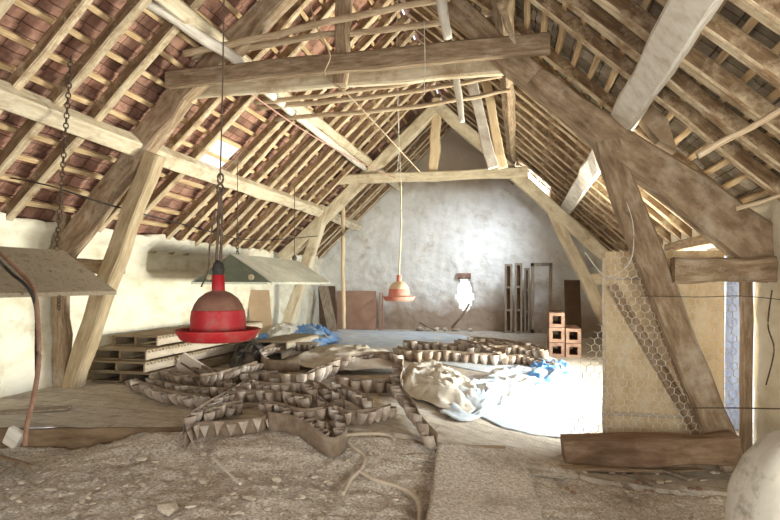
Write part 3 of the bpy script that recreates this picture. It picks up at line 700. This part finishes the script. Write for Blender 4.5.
# big dusty sack at the right edge
c = P(803, 470, 3.15); root = None
bm = bmesh.new(); sx, sy = .32, .32
for j in range(31):
    t = j / 30; z = -.5 + 1.03 * t
    r = (.93 + .1 * math.sin(math.pi * t)) * (1 if t < .55 else math.sqrt(max(0, 1 - ((t - .55) / .45) ** 2.1)))
    for i in range(40):
        a = 2 * math.pi * i / 40
        rr = max(r, .02) * (1 + .05 * N(math.cos(a), math.sin(a), z, 2.5) + .02 * N(math.cos(a), math.sin(a), z * 4, 4))
        bm.verts.new((c.x + sx * rr * math.cos(a), c.y + sy * rr * math.sin(a), z + .01 * N(a, z, 3, 3)))
bm.verts.ensure_lookup_table()
for j in range(30):
    for i in range(40): bm.faces.new((bm.verts[j * 40 + i], bm.verts[j * 40 + (i + 1) % 40], bm.verts[(j + 1) * 40 + (i + 1) % 40], bm.verts[(j + 1) * 40 + i]))
bm.faces.new([bm.verts[30 * 40 + i] for i in range(40)])
mk('feed_sack', bm, M['bag_white'], label='big bulging dusty white sack with dark stains at the right edge', cat='sack', smooth=True)

# ------------------------------------------------------------------ far end: boards, shutters, clay blocks
def slab(name, pts, th, m, label, cat, bevel=.004):
    """a board given by four corners, thickness away from the camera"""
    bm = bmesh.new(); pts = [Vector(p) for p in pts]; n = (pts[1] - pts[0]).cross(pts[3] - pts[0]).normalized()
    if n.y < 0: n = -n
    a = [bm.verts.new(p) for p in pts]; b = [bm.verts.new(p + n * th) for p in pts]
    bm.faces.new(a); bm.faces.new(b[::-1])
    for i in range(4): bm.faces.new((a[i], a[(i + 1) % 4], b[(i + 1) % 4], b[i]))
    return mk(name, bm, m, label=label, cat=cat, bevel=bevel)
def lean(u0, u1, vt, Yb, Yt, name, m, label, th=.02, cat='board', du=0):
    b0, b1 = P(u0, 300, Yb), P(u1, 300, Yb); b0.z = b1.z = ground(b0.x, b0.y)+.005
    return slab(name, [b0, b1, P(u1 + du, vt, Yt), P(u0 + du, vt, Yt)], th, m, label, cat)
lean(337, 376, 291, 14.5, 14.75, 'leaning_board', M['hardboard'], 'wide pink-brown board leaning on the gable wall')
bm = bmesh.new(); a = P(378, 300, 14.35)
for z in (.02, .5, 1.0): box(bm, (a.x + .05, 14.5, z), (.04, .3, .03))
for y in (14.36, 14.64): box(bm, (a.x + .05, y, .5), (.04, .03, 1.0))
mk('wooden_frame', bm, M['hardboard'], label='narrow wooden frame beside the wide pink-brown board', cat='frame')
lean(320, 337, 286, 13.9, 14.5, 'leaning_board', M['dark_wood'], 'dark slanting board left of the pink-brown board', du=-2)
lean(328, 338, 286, 13.7, 14.2, 'leaning_board', M['grey_wood'], 'brown plank leaning between dark board and pink-brown board', du=-10)
lean(252, 274, 290, 10.4, 10.8, 'leaning_board', M['cardboard'], 'tan rounded board leaning left of the far truss strut', du=-5)
# shutters
def crate(u0, u1, vt, vb, Y, label):
    p, q = P(u0, 300, Y), P(u1, 300, Y); zt = P(u0, vt, Y).z; w = q.x - p.x
    root = thing('narrow_crate', ((p.x + q.x) / 2, Y, 0), label, 'crate')
    bm = bmesh.new()
    box(bm, (p.x + .03, Y, zt / 2), (.05, .12, zt)); box(bm, (q.x - .03, Y, zt / 2), (.05, .12, zt))
    for z in (.03, zt * .33, zt * .66, zt - .03): box(bm, ((p.x + q.x) / 2, Y, z), (w - .1, .10, .05))
    mk('frame', bm, M['grey_wood'], root)
    mk('back_panel', flat(p.x + .05, q.x - .05, Y + .04, Y + .06, .05, zt - .05), M['dark_wood'], root)
crate(504.5, 512.5, 264, 331, 14.5, 'tall narrow slatted frame, leftmost against the gable')
crate(514.5, 522.5, 263, 331, 14.45, 'tall narrow slatted frame, second from the left against the gable')
crate(524, 530, 268, 331, 14.6, 'thinnest tall dark frame beside the open door frame')
bm = bmesh.new(); p, q = P(531, 300, 14.6), P(552, 300, 14.6); zt = P(531, 263, 14.6).z
box(bm, (p.x + .04, 14.6, zt / 2), (.08, .06, zt)); box(bm, (q.x - .04, 14.6, zt / 2), (.08, .06, zt), rot3(y=.01)); box(bm, ((p.x + q.x) / 2, 14.6, zt - .04), (q.x - p.x, .06, .08)); box(bm, ((p.x + q.x) / 2, 14.6, .05), (q.x - p.x, .06, .08))
mk('empty_door_frame', bm, M['grey_wood'], label='empty tall wooden frame leaning on the gable right of the narrow frames', cat='frame')
lean(566, 582, 280, 13.4, 14.0, 'leaning_board', M['dark_wood'], 'dark board leaning behind the clay blocks', du=-2)
# clay blocks
gb = G(555, 357); Yb = gb.y; cw = 17.0
def block(u, v, label):
    c = P(u, v, Yb); s = .36 * (Yb / 12.5); root = thing('clay_block', c - Vector((0, 0, s / 2)), label, 'clay block'); w = P(u + 8, v, Yb).x - P(u - 8, v, Yb).x; h = P(u, v - 7.5, Yb).z - P(u, v + 7.5, Yb).z
    bm = bmesh.new(); L = .9; t = .055; x, z = c.x, c.z
    def rg(a, b, y): return [bm.verts.new((x + sx_ * a / 2, y, z + sz_ * b / 2)) for sx_, sz_ in ((-1, -1), (1, -1), (1, 1), (-1, 1))]
    w -= .012; h -= .008
    o0, o1 = rg(w, h, Yb), rg(w, h, Yb + L); i0, i1 = rg(w - 2 * t, h - 2 * t, Yb), rg(w - 2 * t, h - 2 * t, Yb + L)
    for k in range(4):
        q = (k + 1) % 4
        for A, B in ((o0, i0), (o1, o0), (i0, i1), (i1, o1)): bm.faces.new((A[k], A[q], B[q], B[k]))
    mk('shell', bm, M['brick'], root)
gz = ground(P(560, 350, Yb).x, Yb)
block(557, 350, 'clay block at the bottom left of the stack')
block(573.5, 351, 'clay block at the bottom right of the stack')
block(557, 335, 'clay block in the middle of the left column')
block(573.5, 336, 'clay block on top of the right column')
block(557, 320, 'clay block topmost of the stack')
# rubble heap and stones at gable foot
def stone(c, s, label='small chunk of rubble lying on the dusty ground', group='rubble fragments', name='rubble_fragment', m='stone', flatn=.5, cat='rubble', seed=None):
    bm = bmesh.new(); bmesh.ops.create_icosphere(bm, subdivisions=1, radius=1); sd = random.random() * 99 if seed is None else seed
    a = random.uniform(0, 6.28); sx = random.uniform(.8, 1.5); tl = rot3(random.uniform(-.3, .3), random.uniform(-.3, .3), a)
    for v in bm.verts:
        k = 1 + .5 * N(v.co.x, v.co.y, v.co.z, 1.3, sd); v.co = tl @ Vector((v.co.x * k * s * sx, v.co.y * k * s, v.co.z * k * s * flatn)) + Vector(c)
    return mk(name, bm, M[m], label=label, cat=cat, group=group)
for (u, v, s) in ((420, 329, .12), (428, 327, .10), (436, 328, .12), (470, 328, .10), (455, 329, .09), (445, 330, .08)):
    stone(Vector((P(u, v, 14.6).x, 14.65, .05)), s, 'lump of fallen plaster at the foot of the gable wall', 'fallen plaster lumps')
for (a, b, l) in (((420, 322), (436, 330), 'left'), ((452, 328), (469, 304), 'right, under the hole')):
    pole([P(a[0], a[1], 14.5), P((a[0] + b[0]) / 2, (a[1] + b[1]) / 2 + 1, 14.4), P(b[0], b[1], 14.6)], .035, M['oak'], 'dark stick leaning at the foot of the gable, ' + l, 40 + a[0])

# ------------------------------------------------------------------ stacked slatted pallets by the left wall
def pallet(x0, x1, y0, y1, z, label):
    root = thing('slatted_pallet', ((x0 + x1) / 2, (y0 + y1) / 2, z), label, 'pallet', None); h = .135
    bm = bmesh.new(); n = int((y1 - y0) / .11)
    for i in range(n): box(bm, ((x0 + x1) / 2, y0 + .05 + (y1 - y0 - .1) * i / (n - 1), z + h - .012), (x1 - x0, .095, .022))
    mk('deck', bm, M['slat_top'], root)
    bm = bmesh.new(); box(bm, (x1 - .012, (y0 + y1) / 2, z + .055), (.022, y1 - y0, .085))
    k = int((y1 - y0) / .07)
    for i in range(k): box(bm, (x1 - .012, y0 + .02 + (y1 - y0 - .05) * i / k, z + .105), (.022, .035, .022))
    mk('side_board', bm, M['slat'], root, label='pale toothed side board')
    for x in (x0 + .02, (x0 + x1) / 2):
        bm = bmesh.new(); box(bm, (x, (y0 + y1) / 2, z + .06), (.03, y1 - y0 - .02, .12)); mk('runner', bm, M['slat_top'], root)
    for i in range(4):
        bm = bmesh.new(); box(bm, ((x0 + x1) / 2, y0 + .05 + (y1 - y0 - .1) * i / 3, z + .008), (x1 - x0 - .03, .08, .014)); mk('bottom_board', bm, M['slat_top'], root)
for k, (dx, dy, nm) in enumerate(((.03, .0, 'bottom one'), (.0, -.06, 'second from the floor'), (-.04, .02, 'third from the floor'), (-.12, .35, 'topmost one'))):
    pallet(-5.34 + max(0, -dx) * .3, -4.5 + dx, 6.05 + dy, 9.1 + dy, .005 + .142 * k, 'long slatted pallet stacked by the left wall, ' + nm)
for k, nm in enumerate(('lower', 'upper')):
    pallet(-4.4 + .03 * k, -3.8, 8.5 + k * .2, 10.2, .005 + .142 * k, '%s of the two slatted pallets behind the red feeder' % nm)

# ------------------------------------------------------------------ sheets, tarpaulins, bags
def cloth(name, poly, amp, m, label, seed, lift=.02, freq=3, cat='sheet', ridge=True, hump=0, rings=26, seg=90, solid=.004):
    pts = [G(u, v) for u, v in poly]
    for p in pts: p.x = max(p.x, -5.35); p.y = min(p.y, 14.7)
    c = sum(pts, Vector()) / len(pts); n = len(pts)
    loop = []
    cl = pts + [pts[0]]
    tot = [0]
    for i in range(n): tot.append(tot[-1] + (cl[i + 1] - cl[i]).length)
    for k in range(seg):
        s = tot[-1] * k / seg; i = max(j for j in range(n) if tot[j] <= s); t = (s - tot[i]) / max(1e-6, tot[i + 1] - tot[i])
        p = cl[i].lerp(cl[i + 1], t); p += (p - c) * .10 * N(p.x, p.y, seed, 4); loop.append(p)
    bm = bmesh.new(); rr = []
    for r in range(rings + 1):
        t = r / rings; row = []
        if r == 0: row = [None]
        for p in loop:
            q = c.lerp(p, max(t, .001)); e = sm((1 - t) * 3)
            h = abs(N(q.x, q.y, seed, freq)) if ridge else (.5 + .5 * N(q.x, q.y, seed, freq))
            h = (1 - h * 2.2) if ridge else h
            h = max(0, h) * amp + amp * .4 * max(0, N(q.x, q.y, seed + 4, freq * 2.7)) + hump * (1 - t * t)
            z = ground(q.x, q.y) + lift + h * (.15 + .85 * e) + .006 * N(q.x, q.y, seed, 20)
            row.append(bm.verts.new((q.x + .04 * N(q.x, q.y, seed + 2, freq * 2) * e, q.y + .04 * N(q.x, q.y, seed + 3, freq * 2) * e, z)))
        if r == 0: row = row[1:]
        rr.append(row)
    for r in range(rings):
        for k in range(seg):
            bm.faces.new((rr[r][k], rr[r][(k + 1) % seg], rr[r + 1][(k + 1) % seg], rr[r + 1][k]))
    bmesh.ops.remove_doubles(bm, verts=bm.verts, dist=.0015)
    return mk(name, bm, m, label=label, cat=cat, smooth=True, solid=solid)
cloth('plastic_sheet', [(270, 338), (330, 329), (430, 332), (540, 345), (560, 362), (480, 372), (400, 358), (320, 352)], .03, M['tarp_pale'], 'pale blue dusty sheet spread flat across the far floor', 3, .008, 2)
cloth('tarpaulin', [(236, 350), (262, 340), (292, 334), (322, 330), (338, 338), (320, 352), (290, 356), (255, 360)], .22, M['tarp_blue'], 'crumpled bright blue tarpaulin heap behind the feeder strips', 5, .05, 3.2, 'tarpaulin')
cloth('feed_sack', [(262, 343), (285, 336), (300, 340), (292, 350), (268, 352)], .1, M['bag_white'], 'limp beige sack lying on the blue tarpaulin', 8, .22, 3, 'sack', hump=.1)
cloth('bin_bag', [(228, 368), (240, 356), (262, 350), (268, 362), (262, 374), (238, 378)], .16, M['bag_black'], 'shiny black bin bag beside the pallets', 9, .04, 4, 'bag', hump=.12)
cloth('dusty_sheet', [(388, 382), (410, 372), (440, 370), (470, 388), (490, 400), (470, 418), (440, 412), (415, 400), (398, 394)], .15, M['tarp_grey'], 'crumpled dusty grey sheet heaped over the feeder strips in the middle', 12, .03, 4.0, hump=.07)
cloth('plastic_sheet', [(440, 398), (480, 380), (520, 368), (560, 372), (552, 384), (520, 392), (500, 412), (470, 424), (440, 416)], .14, M['tarp_pale'], 'crumpled pale blue plastic sheet in the bright light from the doorway', 15, .02, 2.8)
cloth('tarpaulin', [(516, 378), (535, 370), (560, 366), (575, 372), (560, 384), (535, 390)], .12, M['tarp_blue'], 'small fold of blue tarpaulin at the lit edge of the floor', 17, .05, 4, 'tarpaulin')
cloth('dusty_sheet', [(286, 368), (312, 354), (360, 352), (400, 362), (400, 374), (350, 376), (315, 376)], .12, M['tarp_grey'], 'flat dusty grey sheet folded behind the curled feeder strips', 21, .08, 2.6, hump=.05)
cloth('dust_pile', [(400, 455), (520, 455), (560, 462), (600, 470), (560, 478), (470, 470)], .02, M['rubble'], 'low drift of dust where the boards end', 22, .0, 3, 'dust')

# ------------------------------------------------------------------ feeder strips with cups
def cup_mesh():
    bm = bmesh.new(); n = 9; H = .085; rows = []
    for j in range(5):
        t = j / 4; r = .037 * (1 - .62 * t ** 2.2); z = H * (1 - t)
        rows.append([bm.verts.new((r * math.cos(math.pi * i / (n - 1)), -r * 1.6 * math.sin(math.pi * i / (n - 1)), z + (.012 * math.sin(math.pi * i / (n - 1)) if j == 0 else 0))) for i in range(n)])
    for j in range(4):
        for i in range(n - 1): bm.faces.new((rows[j][i], rows[j][i + 1], rows[j + 1][i + 1], rows[j + 1][i]))
    me = bpy.data.meshes.new('cup'); bm.to_mesh(me); bm.free(); me.materials.append(M['cup'])
    for p in me.polygons: p.use_smooth = True
    return me
def flag_mesh():
    bm = bmesh.new(); vs = [bm.verts.new(v) for v in ((-.034, -.008, .088), (.034, -.008, .088), (.0, -.035, .006), (-.034, -.004, .088), (.034, -.004, .088), (0, -.03, .004))]
    for f in ((0, 1, 2), (5, 4, 3), (0, 3, 4, 1), (1, 4, 5, 2), (2, 5, 3, 0)): bm.faces.new([vs[i] for i in f])
    me = bpy.data.meshes.new('flap'); bm.to_mesh(me); bm.free(); me.materials.append(M['cup']); return me
CUP, FLAG = cup_mesh(), flag_mesh()
def strip(poly, label, side=1, lift=0, lean=0, style='cup', H=.10, k=1.0, liftend=None):
    pts = [G(u, v) for u, v in poly]
    if liftend is None: liftend = lift
    k *= 1.08
    for i, p in enumerate(pts): p.z += lift + (liftend - lift) * i / (len(pts) - 1)
    H *= k * 1.05
    path = spline(pts, 8)
    for p in path: p.z += .01 * N(p.x, p.y, 2, 4)
    root = thing('feeder_strip', path[0], label, 'feeder strip', None)
    bm = bmesh.new(); a = []; b = []
    for i, p in enumerate(path):
        t = (path[min(i + 1, len(path) - 1)] - path[max(i - 1, 0)]); t.z = 0; t.normalize(); s = Vector((-t.y, t.x, 0)) * side
        tw = lean + .25 * N(p.x, p.y, 5, 2)
        top = p + Vector((0, 0, H)) + s * tw * H
        a.append((p, top, s))
    rows = [[bm.verts.new(p.lerp(tp, q)) for q in (0, .33, .67, 1)] for p, tp, s in a]
    for i in range(len(rows) - 1):
        for j in range(3): bm.faces.new((rows[i][j], rows[i + 1][j], rows[i + 1][j + 1], rows[i][j + 1]))
    mk('band', bm, M['belt'], root, smooth=True, solid=.006)
    L = 0; nxt = .05
    for i in range(len(path) - 1):
        d = (path[i + 1] - path[i]).length
        while L + d > nxt:
            f = (nxt - L) / d; p = path[i].lerp(path[i + 1], f); t = path[i + 1] - path[i]
            s = Vector((-t.y, t.x, 0)).normalized() * side
            o = bpy.data.objects.new('cup' if style == 'cup' else 'flap', CUP if style == 'cup' else FLAG); C.objects.link(o); o.parent = root
            o.location = p - W[root] - s * .004 + Vector((0, 0, .006)); ang = math.atan2(s.y, s.x) + math.pi / 2
            o.rotation_euler = (random.uniform(-.1, .35), random.uniform(-.12, .12), ang)
            o.rotation_euler.z = math.atan2(s.y, s.x) + math.pi / 2
            o.scale = (k, k * random.uniform(.9, 1.2), k * random.uniform(.9, 1.15)); nxt += .084 * k
        L += d
    return root
# side=+1: cups on the left of travel; the camera side for a strip drawn right-to-left
S = strip
S([(272, 420), (262, 431), (230, 436), (197, 438), (184, 451)], 'front strip with white triangular flaps in the left middle foreground', 1, style='flap', k=1.15)
S([(332, 418), (342, 430), (346, 448), (332, 458), (314, 448), (296, 436), (268, 430)], 'nearest curled strip ending in a rounded loop', -1, k=1.3, H=.11)
S([(250, 392), (236, 400), (219, 410), (201, 422), (183, 436)], 'strip of open round cups slanting down to the left', 1, .02, k=1.2)
S([(210, 411), (185, 406), (160, 401), (136, 390)], 'left end strip of pale rounded cups before the pallets', 1, k=1.25)
S([(312, 414), (285, 408), (255, 406), (226, 408)], 'strip with pointed cups in the middle of the heap', 1, .04, k=1.15)
S([(300, 397), (275, 396), (250, 398), (225, 402), (180, 398), (150, 390)], 'long low strip crossing behind the open round cups', 1, .03, k=1.05)
S([(278, 384), (250, 386), (220, 382), (196, 376)], 'rear strip of round cups nearest the slatted pallets', 1, .02, k=1.3)
S([(300, 378), (280, 378), (262, 374), (264, 362), (285, 356), (318, 356)], 'broad pale strip curling back like a hairpin', -1, .08, H=.12, k=1.2)
S([(404, 374), (385, 370), (360, 370), (338, 376), (320, 386), (298, 394), (268, 392)], 'large arched strip with dark gaps between pale teeth', 1, .10, k=1.6, liftend=.03)
S([(400, 392), (380, 394), (358, 393), (336, 391)], 'dark strip of upright cups below the arched one', 1, .01, k=1.5)
S([(372, 420), (358, 411), (345, 404), (332, 400)], 'short strip of white scale-like cups', 1, .05, k=1.3)
S([(437, 454), (424, 438), (411, 420), (402, 402), (402, 386), (404, 376)], 'long pale strip running down to the near right board', 1, 0, k=1.5, liftend=.10, H=.10)
S([(392, 418), (370, 424), (345, 424), (325, 414), (305, 404)], 'grey strip half hidden at the right of the heap', 1, .0, k=1.2)
S([(262, 416), (285, 421), (300, 428), (322, 424)], 'short dusty strip inside the nearest loop', -1, .03, k=1.1)
S([(200, 394), (222, 390), (240, 384), (258, 378)], 'short strip lying over the rear row', -1, .10, k=1.1)
S([(498, 366), (470, 364), (440, 362), (415, 362), (398, 357)], 'far strip with square dark openings on the pale sheet', 1, .0, k=1.7)
S([(505, 356), (480, 352), (455, 354), (425, 352), (404, 350)], 'far strip of jagged cups at the back of the floor', 1, .0, k=1.7)
S([(470, 347), (500, 350), (530, 356), (548, 362)], 'far strip slanting down to the right', -1, .03, k=1.6)
S([(458, 352), (480, 358), (505, 366)], 'short far strip lying on top of the jagged one', -1, .08, k=1.5)
S([(502, 366), (525, 365), (548, 372), (562, 376)], 'far right strip ending by the blue fold', -1, .0, k=1.4)

S([(318, 408), (300, 402), (278, 403), (256, 400)], 'short cup strip wedged high in the centre of the heap', 1, .09, k=1.05)
S([(345, 412), (330, 404), (318, 396), (300, 390)], 'cup strip slanting behind the white scale-like cups', 1, .02, k=1.2)
S([(242, 414), (222, 418), (205, 428)], 'stub of strip just behind the open round cups', 1, .0, k=1.2)
S([(300, 436), (318, 432), (328, 440)], 'tiny strip of cups curled inside the rounded loop', -1, .0, k=1.1)
S([(232, 392), (205, 388), (180, 384), (158, 380)], 'dusty strip running behind the left end of the heap', 1, .0, k=1.2)
S([(540, 360), (515, 357), (490, 357), (468, 360)], 'far cup strip between the jagged one and the pale sheet', 1, .03, k=1.5)
cloth('tarpaulin', [(262, 346), (290, 341), (325, 338), (342, 344), (318, 352), (285, 353)], .12, M['tarp_blue'], 'flatter blue tarpaulin fold in front of the tarpaulin heap', 31, .10, 4, 'tarpaulin')
cloth('plastic_sheet', [(498, 378), (540, 372), (585, 380), (600, 400), (598, 430), (560, 440), (500, 430), (478, 415)], .03, M['tarp_pale'], 'flat pale sheet in the brightest patch of floor by the doorway', 33, .01, 2)
# white card box tilted against the pallets
cc = G(190, 377) + Vector((0, 0, .13))
bm = bmesh.new(); box(bm, cc, (.34, .06, .26), rot3(y=R(32), z=R(10))); o = mk('card_panel', bm, M['card_white'], label='tilted dusty white panel with a slot leaning on the pallets', cat='panel', bevel=.005)
o2bm = bmesh.new(); box(o2bm, cc + Vector((0, -.035, .0)), (.25, .01, .02), rot3(y=R(32), z=R(10))); mk('slot', o2bm, M['dark_wood'], o)

# ------------------------------------------------------------------ foreground bits
b = [G(437, 450, .03), G(522, 452, .03), G(545, 535, .03), G(424, 535, .03)]
bm = bmesh.new(); nxx, nyy = 24, 36; top = []
for j in range(nyy + 1):
    row = []
    for i in range(nxx + 1):
        s, t = i / nxx, j / nyy; p = b[0].lerp(b[1], s).lerp(b[3].lerp(b[2], s), t)
        row.append(bm.verts.new((p.x, p.y, g_low(p.x, p.y) + .05 + .006 * N(p.x, p.y, 0, 9) + .004 * N(p.x, p.y, 4, 30))))
    top.append(row)
for j in range(nyy):
    for i in range(nxx): bm.faces.new((top[j][i], top[j][i + 1], top[j + 1][i + 1], top[j + 1][i]))
mk('floor_panel', bm, M['rubble'], label='wide dust-covered board lying flat in the front middle of the floor', cat='board', smooth=True, solid=.03)
bm = bmesh.new(); a = G(462, 447, .07); c2 = G(505, 448, .07); sweep(bm, line(a, c2, 6), circ(.014, 8), jit=.01); root = mk('tool_handle', bm, M['oak'], label='short brown tool lying at the end of the wide dusty board', cat='tool')
bm = bmesh.new(); a2 = G(437, 446, .07)
for k in range(5): sweep(bm, line(a + Vector((0, .012 * (k - 2), 0)), a2 + Vector((0, .03 * (k - 2), 0)), 3), circ(.004, 5))
mk('tine', bm, M['wire'], root, label='pale metal tines')
bm = bmesh.new(); tube(bm, spline([G(u, v, .025) for u, v in ((395, 440), (388, 435), (370, 434), (345, 436), (352, 446), (364, 456), (362, 468), (350, 480), (343, 494))], 8), .016, 8)
mk('pale_hose', bm, M['hose'], label='pale hose curling out of the strip heap, the left branch', cat='hose', smooth=True)
bm = bmesh.new(); tube(bm, spline([G(u, v, .025) for u, v in ((359, 471), (375, 480), (400, 488), (415, 498), (420, 512), (418, 530))], 8), .017, 8)
mk('pale_hose', bm, M['hose'], label='pale hose curving to the bottom edge of the view', cat='hose', smooth=True)
def plank(u0, v0, u1, v1, w, h, m, label, lift=.03, cat='board', name='broken_plank'):
    bm = bmesh.new(); sweep(bm, line(G(u0, v0, lift), G(u1, v1, lift), 5), rect(w, h, .003), jit=.01, seed=u0); return mk(name, bm, m, label=label, cat=cat)
plank(-6, 455, 34, 467, .035, .02, M['oak'], 'thin lath on the rubble in the bottom left corner')
plank(-4, 476, 18, 464, .03, .02, M['grey_wood'], 'shorter lath crossing under the corner lath')
plank(213, 458, 240, 484, .02, .015, M['white_pole'], 'thin pale stick on the rubble below the front strip')
plank(636, 474, 652, 484, .05, .02, M['grey_wood'], 'small splintered plank before the squared beam')
plank(662, 470, 690, 480, .05, .02, M['grey_wood'], 'long splinter of wood near the foot of the right strut')
plank(560, 468, 700, 470, .10, .03, M['oak'], 'thin board lying along the front of the squared beam', .0)
plank(0, 412, 70, 408, .16, .02, M['grey_wood'], 'flat grey plank along the left edge of the raised floor', .015)
bm = bmesh.new(); c = G(14, 446); box(bm, c + Vector((0, 0, .07)), (.13, .07, .15), rot3(y=R(28), z=R(15)), .008); mk('broken_brick', bm, M['white_pole'], label='pale broken brick standing tilted at the raised floor edge on the left', cat='brick', bevel=.01)
for (u, v, s, l) in ((250, 498, .065, 'flat stone slab, largest of the rubble left of the wide board'), (168, 507, .07, 'flat grey stone low in the left foreground'), (142, 459, .04, 'pale stone near the front strip end'), (193, 478, .045, 'angular pale stone on the open rubble'), (50, 490, .05, 'rounded lump in the bottom left rubble'), (320, 470, .03, 'small dark stone near the pale hose'), (683, 489, .035, 'pale chip by the right strut'), (612, 473, .03, 'pale round pebble before the squared beam'), (700, 462, .05, 'chunk of stone under the end of the squared beam'), (660, 482, .035, 'brown chunk of brick before the squared beam')):
    stone(G(u, v, .015), s, l, None, 'stone', 'stone', .35, 'stone')
for i in range(230):
    while 1:
        u = random.uniform(0, 740); v = random.uniform(452, 519)
        if not (428 < u < 545): break
    stone(G(u, v, .008), random.choice((.008, .012, .016, .022, .03)), flatn=.45)
for i in range(14):
    u = random.uniform(560, 735); v = random.uniform(466, 495); stone(G(u, v, .01), random.uniform(.015, .03), 'brown chip of brick among the debris before the squared beam', 'brick chips by the beam', 'brick_chip', 'brick', .5, 'rubble')
